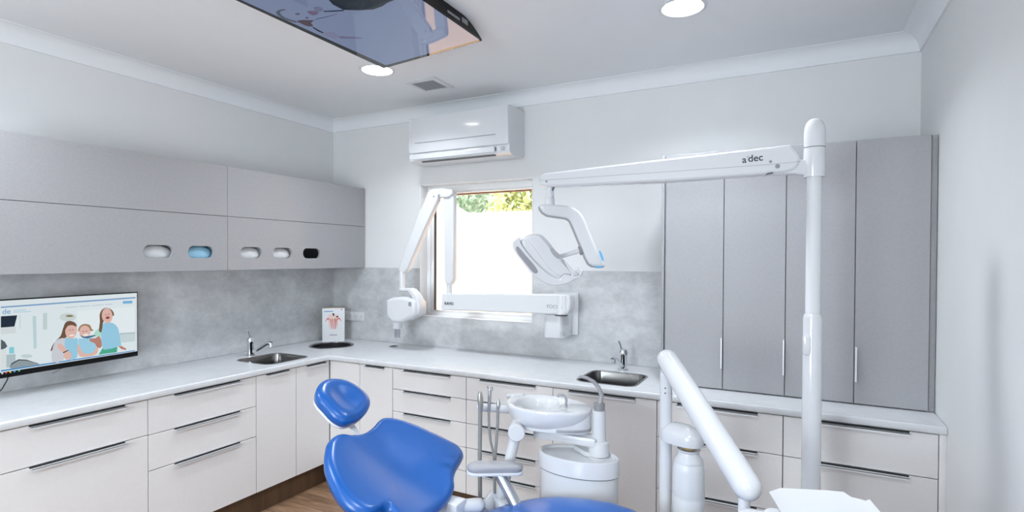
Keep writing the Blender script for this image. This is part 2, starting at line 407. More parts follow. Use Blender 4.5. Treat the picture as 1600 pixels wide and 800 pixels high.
base_unit('B', -1.191*kf, -.6215*kf, 'wide cream single-door cupboard under the right sink', doors=[(-1.191*kf, -.6215*kf, -1.096*kf, -.731*kf)], name='sink_cupboard', cat='cupboard', toprail=False)
base_unit('B', -.6215*kf, -.0505*kf, 'cream three-drawer cabinet behind the slanted white tube arm', drawers=[kz(.682), kz(.421)], hfrac=(.174, .814))
base_unit('B', -.0505*kf, .520*kf, 'cream three-drawer cabinet against the right wall', drawers=[kz(.681), kz(.421)], hfrac=(.26, .827))
tag(B().box(.5245, WR, BF-.002, BF+.05, .0, CZT-.001, .001).obj('filler_panel', cabw), 'thin cream filler strip between the last drawer cabinet and right wall', 'panel')
tag(B().box(LF-.067, LF-.05, .35, BF+.05, 0, CZ0-.002).obj('kickboard', kick), 'dark wood kickboard below the left run of cabinets', 'kickboard')
tag(B().box(LF-.05, .524, BF+.05, BF+.067, 0, CZ0-.002).obj('kickboard', kick), 'dark wood kickboard below the back run of cabinets', 'kickboard')
# worktop
SL = (-3.112, 2.512); SBk = (-.925, 3.020); HO = (-3.185, 3.105)
e = .0
outline = [(WL+.007, .35), (-2.877, .35)]
# rounded nose handled by the bevel; inner corner small radius
outline += [(-2.873, .354), (-2.873, 2.765), (-2.868, 2.779), (-2.855, 2.783), (WR-.004, 2.783), (WR-.001, 2.786), (WR-.001, WB-.007), (WL+.007, WB-.007)]
hs = [rrect(.33, .33, .055, 8, *SL), rrect(.33, .33, .055, 8, *SBk), [(HO[0]+.158*math.cos(a*pi/24), HO[1]+.158*math.sin(a*pi/24)) for a in range(48)]]
wt = plate('worktop', outline, .9-CZT, .008, Matrix.Translation((0, 0, CZT)), top, holes=hs)
tag(wt, 'pale grey stone-look L-shaped worktop over the cream cabinets', 'worktop')
# sinks
def sink(c, label):
    t = thing('sink', label, 'sink', (c[0], c[1], .9-.17))
    def lp(w, r, z): return [(x, y, z) for x, y in rrect(w, w, r, 8, *c)]
    B().rings([lp(.345, .062, .9003), lp(.345, .062, .9018), lp(.322, .05, .9018), lp(.316, .048, .893), lp(.308, .05, .77), lp(.26, .04, .742), lp(.05, .02, .738), lp(.05, .02, .734), lp(.264, .044, .738), lp(.313, .052, .768), lp(.321, .05, .895), lp(.327, .053, .9003)], False, False, closed=True).obj('bowl', steel, t, 30)
    B().lathe(c[0], c[1], [(.028, .7385), (.028, .7405), (.022, .7405), (.018, .7395)], 24).obj('drain', chrome, t)
    return t
sink(SL, 'square stainless steel sink in the left worktop beside the corner')
sink(SBk, 'square stainless steel sink in the back worktop by the grey wall cabinets')
# mixer taps : spout swings along direction d
def mixer(p, d, label, lever):
    p = Vector((p[0], p[1], .9)); d = Vector((d[0], d[1], 0)).normalized(); z = Vector((0, 0, 1))
    t = thing('mixer_tap', label, 'tap', p)
    B().lathe(p.x, p.y, [(.030, .9), (.030, .906), (.0245, .911), (.0235, .985), (.026, .992), (.027, 1.012), (.022, 1.026), (.008, 1.032)], 28).obj('body', chrome, t)
    B().tube([p+z*.028+d*.012, p+z*.04+d*.045, p+z*.066+d*.085, p+z*.086+d*.118, p+z*.093+d*.140, p+z*.087+d*.158], [.013, .012, .0115, .011, .0115, .0115], 18).obj('spout', chrome, t)
    B().tube([p+z*.086+d*.148+z*.004, p+z*.064+d*.150], [.0145, .0145], 18).obj('aerator', chrome, t)
    l = Vector((lever[0], lever[1], 0)).normalized()
    B().tube([p+z*.118+l*.006, p+z*.135+l*.016, p+z*.158+l*.022, p+z*.178+l*.034], [.009, .006, .005, .0065], 12, dome1=True).obj('lever', chrome, t)
    return t
mixer((-3.335, 2.512), (.93, .36), 'chrome mixer tap at the left sink, spout turned to the right', (.4, -.9))
mixer((-.935, 3.268), (-.12, -1), 'chrome mixer tap behind the right sink', (-.5, -.6))
# bin hole
t = thing('bin_chute', 'round steel-rimmed waste hole in the worktop corner', 'bin chute', (*HO, .6))
B().rings([[(HO[0]+r*math.cos(a*pi/24), HO[1]+r*math.sin(a*pi/24), z) for a in range(48)] for r, z in ((.166, .9004), (.164, .9035), (.150, .9035), (.147, .897), (.152, .897), (.154, .9004))], False, False, closed=True).obj('rim', steel, t)
B().rings([[(HO[0]+r*math.cos(a*pi/24), HO[1]+r*math.sin(a*pi/24), z) for a in range(48)] for r, z in ((.1535, .896), (.1535, .6), (.01, .6), (.01, .603), (.150, .603), (.150, .896))], False, False, closed=True).obj('liner', blackm, t)
# cable grommet
gp = AZ(615, 541.3, .9)
t = thing('cable_grommet', 'small dark cable grommet in the worktop below the x-ray head', 'grommet', gp)
B().rings([[(gp.x+r*math.cos(a*pi/16), gp.y+r*math.sin(a*pi/16), z) for a in range(32)] for r, z in ((.032, .9003), (.031, .903), (.024, .903), (.024, .9003))], False, False, closed=True).obj('ring', mgrey, t)
B().lathe(gp.x, gp.y, [(.0235, .9003), (.0235, .9012)], 24).obj('opening', blackm, t)
# power outlets
OC = []
for xc, lab in ((-3.3335, 'white double power outlet nearest the room corner, half behind the leaflet box'), (-3.2135, 'white double power outlet to the right of its twin, nearer the x-ray head')):
    t = thing('power_outlet', lab, 'power outlet', (xc, WB-.006, 1.057), 'power outlets on the splashback')
    B().box(xc-.058, xc+.058, WB-.016, WB-.006, 1.056, 1.128, .003).obj('plate', white, t)
    sw = B(); sk = B()
    for sx in (-.028, .028):
        sw.box(xc+sx-.006, xc+sx+.006, WB-.019, WB-.015, 1.108, 1.118, .001)
        for dx, dz, a in ((-.008, .006, .5), (.008, .006, -.5), (0, -.010, 0)):
            sk.box(-.0012, .0012, -.0005, .0005, -.004, .004, M=Matrix.Translation((xc+sx+dx, WB-.0163, 1.088+dz)) @ Matrix.Rotation(a, 4, 'Y'))
    sw.obj('switch', white, t); sk.obj('socket_slots', blackm, t)

# ------------------------------------------------------------------ wall cupboards on the left
UX = -3.154
def wall_cupboard(y0, y1, slots, label):
    t = thing('wall_cupboard', label, 'wall cupboard', ((WL+UX)/2, (y0+y1)/2, 1.4985))
    z0, zm, z1 = 1.4985, 1.8325, 2.1425; T = .016; xb = UX-.02; xw = WL+.001
    zl = z0 if True else z0
    c = B(); c.box(xw, xb, y0, y0+T, z0, z1); c.box(xw, xb, y1-T, y1, z0, z1); c.box(xw, xb, y0+T, y1-T, z0, z0+T); c.box(xw, xb, y0+T, y1-T, z1-T, z1); c.box(xw, xw+.006, y0+T, y1-T, z0+T, z1-T); c.box(xw+.006, xb, y0+T, y1-T, zm-T/2, zm+T/2)
    c.obj('carcass', grey, t)
    # local x = -y (so that the plate normal faces +x)
    M = frame((UX-.018, 0, 0), (0, 1, 0), (0, 0, 1))
    def rect(a0, a1, b0, b1): return [(a0, b0), (a1, b0), (a1, b1), (a0, b1)]
    plate('door', rect(y0+.0012, y1-.0012, zm+.0015, z1), .018, .0008, M, grey, t)
    holes = [rrect(.158, .072, .034, 8, yc, 1.608) for yc in slots]
    plate('door', rect(y0+.0012, y1-.0012, z0-.001, zm-.0015), .018, .0008, M, grey, t, holes=holes)
    return t
wall_cupboard(.985, 2.2152, (1.798, 2.044), 'grey wall cupboard above the monitor with two glove slots')
wall_cupboard(2.2152, WB-.007, (2.385, 2.630, 2.883), 'grey wall cupboard in the corner with three glove slots')
for yc, m, lab in ((1.798, paper, 'white glove box showing through the leftmost slot of the grey cupboards'), (2.044, bluebox, 'pale blue glove box showing through the slot second from the left'), (2.385, paper, 'white glove box showing through the slot right of the cupboard joint'), (2.630, paper, 'white glove box showing beside the empty dark slot')):
    t = thing('glove_box', lab, 'glove box', (-3.24, yc, 1.5146), 'glove boxes inside the wall cupboards')
    hb = plate('carton', [(yc-.105, 1.5148), (yc+.105, 1.5148), (yc+.105, 1.71), (yc-.105, 1.71)], .085, .001, frame((-3.263, 0, 0), (0, 1, 0), (0, 0, 1)), m, t, holes=[rrect(.19, .11, .045, 8, yc, 1.602)])
    gl = B(); R = []
    n = 24
    for k, (r, dx) in enumerate(((1.0, 0), (.93, .008), (.75, .013), (.4, .017), (.05, .018))):
        R.append([(-3.196+dx+.0012*math.sin(3*a*2*pi/n+k), yc+.094*r*math.cos(a*2*pi/n), 1.596+.050*r*math.sin(a*2*pi/n)) for a in range(n)])
    gl.rings(R).obj('gloves', m if m is bluebox else white, t, 60)
# ------------------------------------------------------------------ tall wall cabinet on the back worktop
TY = 3.009
t = thing('wall_cabinet', 'tall grey four-door cabinet standing on the back worktop by the right wall', 'cabinet', (-.05, 3.22, .9005))
B_ = B(); x0, x1, z0, z1 = -.640, .5225, .9008, 2.1345
B_.box(x0, x1, TY+.022, WB-.001, z0, z1); B_.obj('carcass', grey, t)
xd = [-.6325, -.3375, -.0505, .2395, .5225]
for i in range(4):
    M = frame((0, TY+.018, 0), (1, 0, 0), (0, 0, 1))
    a, b_ = xd[i]+.0016, xd[i+1]-.0016
    d = plate('door', [(a, .907), (b_, .907), (b_, z1), (a, z1)], .018, .0012, M, grey, t)
    if i < 3:
        xs = b_ if i == 0 else (xd[2] if i == 1 else xd[3])
        hb = B()
        if i < 2: X0, X1, hz0, hz1 = b_-.0035, b_-.001, 1.016, 1.172
        if i == 1: hz0, hz1 = 1.010, 1.184
        if i < 2: hb.box(X0, X1, TY-.020, TY+.001, hz0, hz1); hb.box(X0-.004, X0, TY-.020, TY-.0175, hz0, hz1); hb.obj('handle', alu, d)
    else:
        hb = B(); hb.box(a+.001, a+.0035, TY-.020, TY+.001, 1.010, 1.172); hb.box(a+.0035, a+.0085, TY-.020, TY-.0175, 1.010, 1.172); hb.obj('handle', alu, d)
B().box(-.6545, -.6405, TY+.004, WB-.001, .9008, z1+.002, .001).obj('side_panel', grey, t)
B().box(.5235, WR-.002, TY+.018, TY+.034, .9008, z1, .0005).obj('filler_strip', grey, t)

# ------------------------------------------------------------------ air conditioner
t = thing('air_conditioner', 'white split-system air conditioner on the wall above the window', 'air conditioner', (-2.11, 3.33, 2.28))
ax0, ax1 = -2.528, -1.700
pf = [(WB-.001, 2.598), (3.235, 2.598), (3.222, 2.592), (3.218, 2.57), (3.216, 2.345), (3.225, 2.335), (3.222, 2.30), (3.232, 2.282), (3.28, 2.268), (3.40, 2.272), (WB-.001, 2.295)]
B().rings([[(x, y, z) for y, z in pf] for x in (ax0, ax1)]).obj('body', enamel, t, 20)
B().box(ax0+.03, ax1-.005, 3.2095, 3.2165, 2.338, 2.592, .003).obj('front_panel', enamel, t)
B().box(ax0+.06, ax1-.10, 3.2075, 3.2100, 2.405, 2.410).obj('panel_groove', greyprint, t)
B().box(ax0+.04, ax1-.11, 3.214, 3.224, 2.292, 2.330, .003).obj('louvre', enamel, t)
B().box(ax0+.10, ax1-.12, 3.236, 3.262, 2.272, 2.277, .001).obj('air_slot', seam, t)
B().box(ax1-.104, ax1-.101, 3.2160, 3.2205, 2.297, 2.326).obj('louvre_joint', printm, t)
dl = B(); dl.box(ax1-.065, ax1-.03, 3.2155, 3.2195, 2.316, 2.320); dl.box(ax1-.062, ax1-.035, 3.2155, 3.2195, 2.300, 2.308); dl.obj('display_print', lgrey, t)

# ------------------------------------------------------------------ ceiling: vent, downlights, screen
t = thing('ceiling_vent', 'square white ceiling vent with grey mesh grille near the air conditioner', 'vent', (-2.165, 2.975, CH-.012))
vb = B(); vx, vy = -2.165, 2.973
for a, b_, z in ((.118, .086, 0),):
    R = [[(vx+sx*w_, vy+sy*w_, z_) for sx, sy in ((-1, -1), (1, -1), (1, 1), (-1, 1))] for w_, z_ in ((.118, CH-.0005), (.118, CH-.006), (.090, CH-.012), (.086, CH-.010), (.086, CH-.0005))]
    vb.rings(R, False, False, closed=True)
vb.obj('frame', white, t)
B().box(vx-.086, vx+.086, vy-.086, vy+.086, CH-.003, CH-.0005).obj('backing', mgrey, t)
gb = B()
for i in range(15):
    p = -.080+i*.0114; gb.box(vx+p-.0016, vx+p+.0016, vy-.086, vy+.086, CH-.008, CH-.004); gb.box(vx-.086, vx+.086, vy+p-.0016, vy+p+.0016, CH-.0078, CH-.0042)
gb.obj('mesh_grille', lgrey, t)
def downlight(x, y, label):
    t = thing('downlight', label, 'ceiling light', (x, y, CH-.008), 'round ceiling downlights')
    n = 48
    B().rings([[(x+r*math.cos(2*pi*k/n), y+r*math.sin(2*pi*k/n), z) for k in range(n)] for r, z in ((.108, CH-.0005), (.107, CH-.005), (.094, CH-.008), (.090, CH-.006), (.090, CH-.0005))], False, False, closed=True).obj('trim_ring', white, t)
    B().lathe(x, y, [(.0895, CH-.0006), (.0895, CH-.0055)], 48).obj('diffuser', diffm, t)
    ld = bpy.data.lights.new('lamp', 'AREA'); ld.shape = 'DISK'; ld.size = .17; ld.energy = LAMP_W; ld.color = LAMP_COL; ld.spread = math.radians(135)
    lo = bpy.data.objects.new('lamp', ld); C.objects.link(lo); lo.parent = t; lo.location = (0, 0, -.004)
    return t
downlight(-2.283, 2.595, 'round lit downlight in the ceiling at the corner of the ceiling screen')
downlight(-.474, 2.580, 'round lit downlight in the ceiling right of the ceiling screen')
for x, y, l_ in ((-2.75, .75, 'round lit downlight in the ceiling near the left wall cupboards, out of view'), (-.474, .55, 'round lit downlight in the ceiling above the viewpoint'), (-2.283, -1.0, 'round lit downlight in the ceiling by the rear wall, left one'), (-.474, -1.0, 'round lit downlight in the ceiling by the rear wall, right one')):
    downlight(x, y, l_)
# ceiling screen, face down
t = thing('ceiling_screen', 'black television mounted face down under the ceiling', 'television', (-1.715, 1.80, 2.64))
tx0, tx1, ty0, ty1 = -2.030, -1.402, 1.235, 2.361
def tzz(x): return 2.620+(x-tx0)*(2.659-2.620)/(tx1-tx0)
tilt = math.atan((2.659-2.620)/(tx1-tx0))
MT = Matrix.Translation((tx0, 0, 2.620)) @ Matrix.Rotation(-tilt, 4, 'Y')
wT = (tx1-tx0)/math.cos(tilt)
B().box(0, wT, ty0, ty1, 0, .010, .0015, M=MT).obj('bezel', blackp, t)
# curved rear shell
nx, ny = 14, 60; vs = []; fs = []
for j in range(ny+1):
    for i in range(nx+1):
        a = i/nx; b_ = j/ny; x = a*wT; y = ty0+.006+b_*(ty1-ty0-.012)
        dd = min(b_, 1-b_)*(ty1-ty0); hgt = .010+.062*(1-(1-min(1, dd/.26))**2.4)
        p = MT @ Vector((x, y, hgt)); p.z = min(p.z, CH-.001); vs.append(p)
for j in range(ny):
    for i in range(nx):
        k = j*(nx+1)+i; fs.append((k, k+1, k+nx+2, k+nx+1))
base = len(vs)
for j in range(ny+1):
    for i in (0, nx):
        vs.append(MT @ Vector((i/nx*wT, ty0+.006+j/ny*(ty1-ty0-.012), .009)))
for j in range(ny):
    fs.append((j*(nx+1), (j+1)*(nx+1), base+2*(j+1), base+2*j)); fs.append((j*(nx+1)+nx, base+2*j+1, base+2*j+3, (j+1)*(nx+1)+nx))
B().add(vs, fs).obj('rear_shell', blackp, t, 50)
pk = B(); pk.box(wT-.0005, wT+.0012, 2.06, 2.16, .022, .034, M=MT); pk.box(wT-.0005, wT+.0012, 2.18, 2.23, .026, .05, M=MT); pk.obj('port_panel', mgrey, t)
scr = B().box(.008, wT-.006, ty0+.008, ty1-.006, -.0012, .0002, M=MT).obj('screen', tiltm, t)
def _scr(m, stops):
    pass
# picture on the ceiling screen: flat shapes a hair below the glass, traced on the screen plane
nrm = (MT.to_3x3() @ Vector((0, 0, 1)))
ex_ = MT.to_3x3() @ Vector((1, 0, 0)); ey_ = Vector((0, 1, 0))
def scr_shape(name, uv, m, lvl, sm=0):
    p0 = MT @ Vector((0, 0, -.0018-.0004*lvl))
    pts = [hit(u, v, p0, nrm) for u, v in uv]
    if sm: pts = catmull(pts, sm)
    n = len(pts); dn = nrm*.0002
    return B().add([p for p in pts]+[p+dn for p in pts], [tuple(range(n)), tuple(range(n, 2*n))[::-1]]+[(i, (i+1) % n, n+(i+1) % n, n+i) for i in range(n)]).obj(name, m, scr)
def em(name, c, s=1): 
    m = emis(name, c, s, .03); m.node_tree.nodes['Principled BSDF'].inputs['Specular IOR Level'].default_value = .33; return m
def lin(r, g, b): return tuple((c/255)**2.2 for c in (r, g, b))
bgm = em('picture_blue_grey', lin(128, 142, 176), .72)
scr_shape('picture_background', [(370, -3), (603, 102), (749, 62), (655, -3)], bgm, 0)
scr_shape('picture_dark_shirt', [(512, -2), (520, 7), (536, 15.5), (560, 16), (583, 15), (597, 10), (606, 4), (622, -2)], em('picture_navy', lin(14, 30, 44), .7), 1)
scr_shape('picture_strap', [(505, 17.2), (520, 16.5), (537, 15.6), (537, 17.3), (520, 18.4), (506, 18.6)], em('picture_teal', lin(18, 40, 66), .6), 2)
scr_shape('picture_headset', [(446, 14.5), (438, 15), (432, 18), (432, 21.5), (438, 27), (448, 31.5), (460, 35), (463, 35.5), (463, 33), (452, 30), (443, 26), (438, 21), (439, 17.5), (445, 16)], em('picture_grey', lin(88, 98, 112), .6), 1, 3)
scr_shape('picture_hand', [(464, 33.5), (470, 31.5), (480, 31.5), (490, 32), (486, 36), (489, 40), (484, 41.5), (476, 39.5), (470, 36.5)], em('picture_brown', lin(86, 68, 80), .6), 2, 3)
scr_shape('picture_cord', [(487, 40.5), (493, 44), (500, 48), (506, 51), (504, 52), (497, 49), (490, 44.5)], em('picture_navy_cord', lin(30, 38, 64), .6), 1)
scr_shape('picture_wire', [(490, 32.5), (497, 30), (512, 26.5), (527, 22.3), (527, 21.7), (512, 25.5), (496, 29)], em('picture_wire', lin(84, 92, 120), .6), 1)
scr_shape('picture_lips', [(480, 18), (486, 17), (494, 18), (498, 21), (490, 24), (484, 22)], em('picture_rose', lin(118, 104, 136), .6), 1, 3)
scr_shape('picture_cheek', [(490, 12), (498, 11), (505, 14), (502, 18), (494, 18)], em('picture_mauve', lin(122, 126, 158), .6), 2, 3)
for n_, (cx_, cy_, a_, b_) in {'picture_eye': (465, 22, 4, 1.5), 'picture_nose': (479.5, 28, 3, 1.3)}.items():
    scr_shape(n_, [(cx_+a_*math.cos(k*pi/5), cy_+b_*math.sin(k*pi/5)) for k in range(10)], em(n_, lin(98, 96, 128), .6), 2)
scr_shape('picture_fingers', [(505, 53), (513, 50), (521, 50.5), (529, 55), (531, 59), (522, 60.5), (515, 58), (508, 57)], em('picture_pale_skin', lin(140, 144, 180), .6), 1, 3)
scr_shape('picture_arm', [(531, 56.5), (548, 57.5), (566, 59), (566, 60.5), (548, 60.3), (531, 60)], em('picture_arm', lin(118, 116, 148), .6), 1)

# ------------------------------------------------------------------ monitor on the left worktop wall
mR = Vector((-3.400, 1.820, 0)); md = Vector((.12, -.993, 0)).normalized(); mn = Vector((.993, .12, 0)).normalized()
def MP(s, z, o=0): return mR + md*s + Vector((0, 0, z)) + mn*o
MM = frame(MP(0, 0), -md, (0, 0, 1))      # local x points to the right end, normal = +mn
t = thing('monitor', 'black-framed computer monitor on a wall arm above the left worktop', 'monitor', MP(.33, 1.0))
mw = .665; mz0, mz1 = 1.0025, 1.375
plate('casing', [(-mw, mz0), (0, mz0), (0, mz1), (-mw, mz1)], .022, .002, MM @ Matrix.Translation((0, 0, -.022)), blackp, t)
sc = plate('screen', [(-mw+.008, mz0+.028), (-.006, mz0+.028), (-.006, mz1-.006), (-mw+.008, mz1-.006)], .0012, .0001, MM, emis('screen_page_white', lin(228, 238, 243), .92), t)
B().box(.22, .44, -.05, -.002, 1.08, 1.30, .01, M=frame(MP(0, 0), md, (0, 0, 1)) @ Matrix.Rotation(0, 4, 'X')).obj('rear_cover', blackp, t) if False else None
cb = B(); cb.tube([MP(.33, 1.19, -.02), Vector((WL+.009, MP(.33, 0).y, 1.19))], .02); cb.box(WL+.0072, WL+.018, MP(.33, 0).y-.06, MP(.33, 0).y+.06, 1.13, 1.25, .003); cb.obj('wall_bracket', blackm, t)
B().tube([MP(.605, 1.02, -.03), MP(.61, .985, -.035), MP(.625, .945, -.045), MP(.66, .905, -.05)], .0028, 8).obj('cable', blackm, t)
B().tube([MP(.355, 1.02, -.05), MP(.365, .995, -.05), MP(.385, .982, -.06), MP(.40, .972, -.07)], .0012, 8).obj('thin_cable', blackm, t)
pln = MP(0, 0, .0012)
def on_mon(u, v, lvl): return hit(u, v, pln+mn*(.0002+.00025*lvl), mn)
def mshape(name, uv, m, lvl=0, sm=0):
    lim = []
    for u, v in uv: lim.append((max(u, 1.5) if False else u, v))
    pts = [on_mon(u, v, lvl) for u, v in lim]
    if sm: pts = catmull(pts, sm)
    n = len(pts); dn = -mn*.00018
    return B().add([p for p in pts]+[p+dn for p in pts], [tuple(range(n)), tuple(range(n, 2*n))[::-1]]+[(i, (i+1) % n, n+(i+1) % n, n+i) for i in range(n)]).obj(name, m, sc)
EM = {}
def ec(r, g, b):
    k = (r, g, b)
    if k not in EM: EM[k] = emis('screen_colour_%d_%d_%d' % k, lin(*k), .95)
    return EM[k]
def ell(cx_, cy_, a_, b_, n=14, rot=0):
    return [(cx_+a_*math.cos(2*pi*k/n)*math.cos(rot)-b_*math.sin(2*pi*k/n)*math.sin(rot), cy_+a_*math.cos(2*pi*k/n)*math.sin(rot)+b_*math.sin(2*pi*k/n)*math.cos(rot)) for k in range(n)]
def mp_(x, y): return (x*320/1164, 420+y*220/800)       # second close-up of the photograph
def mq_(x, y): return (100+x*120/686, 460+y*140/800)    # fourth close-up
def ms_(x, y): return (x*110/518, 450+y*170/800)
mshape('tab_bar', [mp_(5, 215), mp_(770, 160), mp_(770, 168), mp_(5, 223)], ec(120, 160, 200), 0)
mshape('button', [mp_(698, 184), mp_(752, 181), mp_(752, 196), mp_(698, 199)], ec(112, 178, 220), 1)
mshape('picture_ground', [mp_(5, 262), mp_(200, 250), mp_(500, 222), mp_(768, 202), mp_(768, 466), mp_(5, 576)], ec(224, 236, 240), 0)
mshape('task_strip', [mp_(5, 576), mp_(768, 462), mp_(768, 467), mp_(5, 585)], ec(70, 140, 200), 1)
mshape('cabinet_line', [mp_(440, 240), mp_(765, 215), mp_(765, 355), mp_(440, 375)], ec(232, 242, 245), 1)
mshape('bench_line', [mp_(680, 366), mp_(768, 360), mp_(768, 368), mp_(680, 374)], ec(180, 196, 204), 2)
mshape('bench_front', [mp_(680, 374), mp_(768, 368), mp_(768, 412), mp_(680, 420)], ec(200, 216, 220), 2)
mshape('dark_screen', [mp_(5, 270), mp_(98, 264), mp_(82, 328), mp_(5, 334)], ec(30, 42, 58), 1)
mshape('trolley', [mp_(5, 334), mp_(90, 328), mp_(90, 365), mp_(5, 372)], ec(214, 222, 226), 1)
mshape('light_post', [mp_(185, 270), mp_(205, 268), mp_(208, 450), mp_(192, 455)], ec(190, 212, 220), 1)
mshape('column', [mp_(244, 252), mp_(268, 250), mp_(268, 345), mp_(244, 346)], ec(196, 212, 216), 1)
mshape('wall_line', [mp_(112, 262), mp_(116, 262), mp_(116, 340), mp_(112, 340)], ec(190, 210, 216), 1)
mshape('lamp', ell(*mp_(385, 275), 13, 6.5), ec(206, 216, 214), 1)
mshape('lamp_core', ell(*mp_(395, 268), 6, 1.6), ec(130, 122, 84), 2)
mshape('bin', [mp_(36, 488), mp_(88, 484), mp_(88, 556), mp_(36, 562)], ec(176, 194, 200), 1)
mshape('blue_cup', [mp_(52, 446), mp_(80, 444), mp_(80, 480), mp_(52, 482)], ec(130, 208, 224), 2)
mshape('grey_chair', [mp_(58, 566), mp_(72, 540), mp_(110, 520), mp_(150, 520), mp_(225, 542), mp_(130, 558)], ec(142, 156, 162), 2, 3)
mshape('chair_edge', [mp_(55, 560), mp_(66, 536), mp_(105, 514), mp_(150, 516), mp_(225, 540), mp_(150, 522), (108*320/1164, 420+521*220/800), mp_(70, 542)], ec(70, 80, 86), 3)
mshape('dark_chair', [mp_(5, 400), mp_(28, 415), mp_(42, 440), mp_(30, 452), mp_(5, 460)], ec(84, 96, 102), 2)
mshape('pale_chair', [mp_(5, 462), mp_(34, 450), mp_(36, 560), mp_(5, 572)], ec(220, 228, 230), 1)
mshape('cuspidor', ell(*mp_(152, 496), 9, 3), ec(196, 212, 218), 1)
# the three girls
skin = ec(226, 184, 172); skin2 = ec(186, 128, 112); bib = ec(150, 204, 230); hair = ec(112, 82, 62); hair2 = ec(164, 128, 92)
mshape('hair', [mp_(396, 296), mp_(425, 305), mp_(436, 325), mp_(425, 350), mp_(372, 392), mp_(330, 420), mp_(290, 470), mp_(296, 440), mp_(322, 405), mp_(345, 380), mp_(358, 340), mp_(372, 306)], hair, 2, 3)
mshape('blouse', [mp_(330, 400), mp_(372, 395), mp_(378, 420), mp_(362, 516), mp_(296, 528), mp_(302, 440)], ec(206, 208, 216), 3, 2)
mshape('bib', [mp_(372, 393), mp_(420, 396), mp_(442, 400), mp_(438, 505), mp_(372, 514), mp_(368, 450)], bib, 4, 2)
mshape('face', ell(*mp_(404, 352), 9.2, 12.5, rot=.12), skin, 5)
mshape('hair_front', [mp_(380, 310), mp_(400, 300), mp_(428, 308), mp_(436, 330), mp_(412, 320), mp_(384, 326), mp_(368, 352), mp_(366, 330)], hair, 6, 2)
mshape('smile', ell(*mp_(408, 378), 4.2, 1.2, rot=-.1), ec(250, 240, 240), 6)
mshape('arm', [mp_(330, 428), mp_(352, 430), mp_(388, 468), mp_(406, 485), mp_(402, 510), mp_(380, 516), mp_(360, 500), mp_(364, 480), mp_(330, 452)], skin, 6, 2)
mshape('bracelet', [mp_(358, 474), mp_(388, 460), mp_(390, 464), mp_(360, 480)], ec(54, 48, 58), 7)
mshape('hair', [mp_(484, 313), mp_(512, 320), mp_(520, 340), mp_(532, 350), mp_(516, 354), mp_(450, 358), mp_(446, 340), mp_(460, 320)], hair2, 4, 2)
mshape('bib', [mp_(444, 404), mp_(470, 396), mp_(530, 392), mp_(548, 410), mp_(552, 470), mp_(500, 488), mp_(462, 482)], ec(158, 208, 232), 5, 2)
mshape('face', ell(*mp_(482, 358), 8.8, 9.8), skin, 6)
mshape('smile', ell(*mp_(488, 376), 4.6, 1.6, rot=-.1), ec(250, 240, 240), 7)
mshape('arms', [mp_(440, 440), mp_(450, 430), mp_(466, 472), mp_(500, 484), mp_(540, 466), mp_(548, 430), mp_(558, 450), mp_(550, 484), mp_(500, 500), mp_(460, 500), mp_(444, 484)], skin, 6, 2)
mshape('sleeve', [mp_(560, 340), mp_(578, 330), mp_(590, 350), mp_(570, 386), mp_(540, 380), mp_(536, 362)], ec(176, 222, 204), 5, 2)
mshape('skirt', [mp_(582, 452), mp_(668, 444), mp_(664, 474), mp_(560, 488)], ec(70, 170, 140), 4)
mshape('bib', [mp_(580, 318), mp_(606, 306), mp_(640, 308), mp_(672, 338), mp_(686, 420), mp_(684, 436), mp_(590, 460), mp_(574, 396)], bib, 6, 2)
mshape('hair', [mp_(606, 221), mp_(636, 234), mp_(648, 258), mp_(640, 270), mp_(590, 296), mp_(582, 330), mp_(576, 360), mp_(562, 352), mp_(568, 300), mp_(566, 262), mp_(580, 232)], hair, 7, 2)
mshape('face', ell(*mp_(609, 266), 8.4, 12, rot=-.1), skin, 8)
for ex1, ey1, rt in ((397, 348, .12), (413, 346, .12), (474, 356, 0), (491, 354, 0), (602, 262, -.1), (618, 258, -.1)):
    mshape('closed_eye', ell(*mp_(ex1, ey1), 1.5, .55, 8, rt), ec(96, 66, 60), 9)
mshape('open_mouth', ell(*mp_(612, 278), 3.2, 2, rot=-.25), ec(140, 50, 54), 9)
mshape('arm', [mp_(552, 388), mp_(566, 384), mp_(578, 420), mp_(574, 448), mp_(552, 446), mp_(540, 424), mp_(512, 412), mp_(510, 398), mp_(536, 396)], skin2, 8, 2)
mshape('toothbrush', [mp_(452, 376), mp_(480, 386), mp_(536, 376), mp_(548, 380), mp_(500, 396), mp_(470, 392)], ec(60, 110, 140), 9)
mshape('arm', [mp_(672, 440), mp_(690, 438), mp_(718, 454), mp_(716, 462), mp_(690, 456)], skin2, 5)
for k, (u, c_) in enumerate(((12, (210, 220, 230)), (34, (220, 80, 60)), (58, (230, 180, 60)), (82, (60, 160, 220)), (108, (80, 200, 160)))):
    yb = 597-(u-12)*.162
    mshape('task_icon', [mp_(u-4, yb-6), mp_(u+6, yb-7.5), mp_(u+6, yb+1), mp_(u-4, yb+2.5)], ec(*c_), 1)
Mt = frame(MP(.62, 1.315, .0022), -md, (0, 0, 1))
Mlogo = frame(hit(*mp_(36, 244), pln, mn)+mn*.0012, -md, (0, 0, 1))
text('logo_text', 'de', .034, Mlogo, ec(86, 150, 200), sc, th=.0002)
for k, (a, b_, yy) in enumerate(((76, 150, 236), (76, 176, 246))):
    mshape('logo_line', [mp_(a, yy), mp_(b_, yy-5), mp_(b_, yy-2), mp_(a, yy+3)], ec(140, 200, 220), 2)
for a, b_ in ((370, 440), (448, 512), (522, 590), (598, 640)):
    yy = 219-(a-370)*.075
    mshape('menu_line', [mp_(a, yy), mp_(b_, yy-(b_-a)*.075), mp_(b_, yy+3-(b_-a)*.075), mp_(a, yy+3)], ec(172, 188, 200), 2)

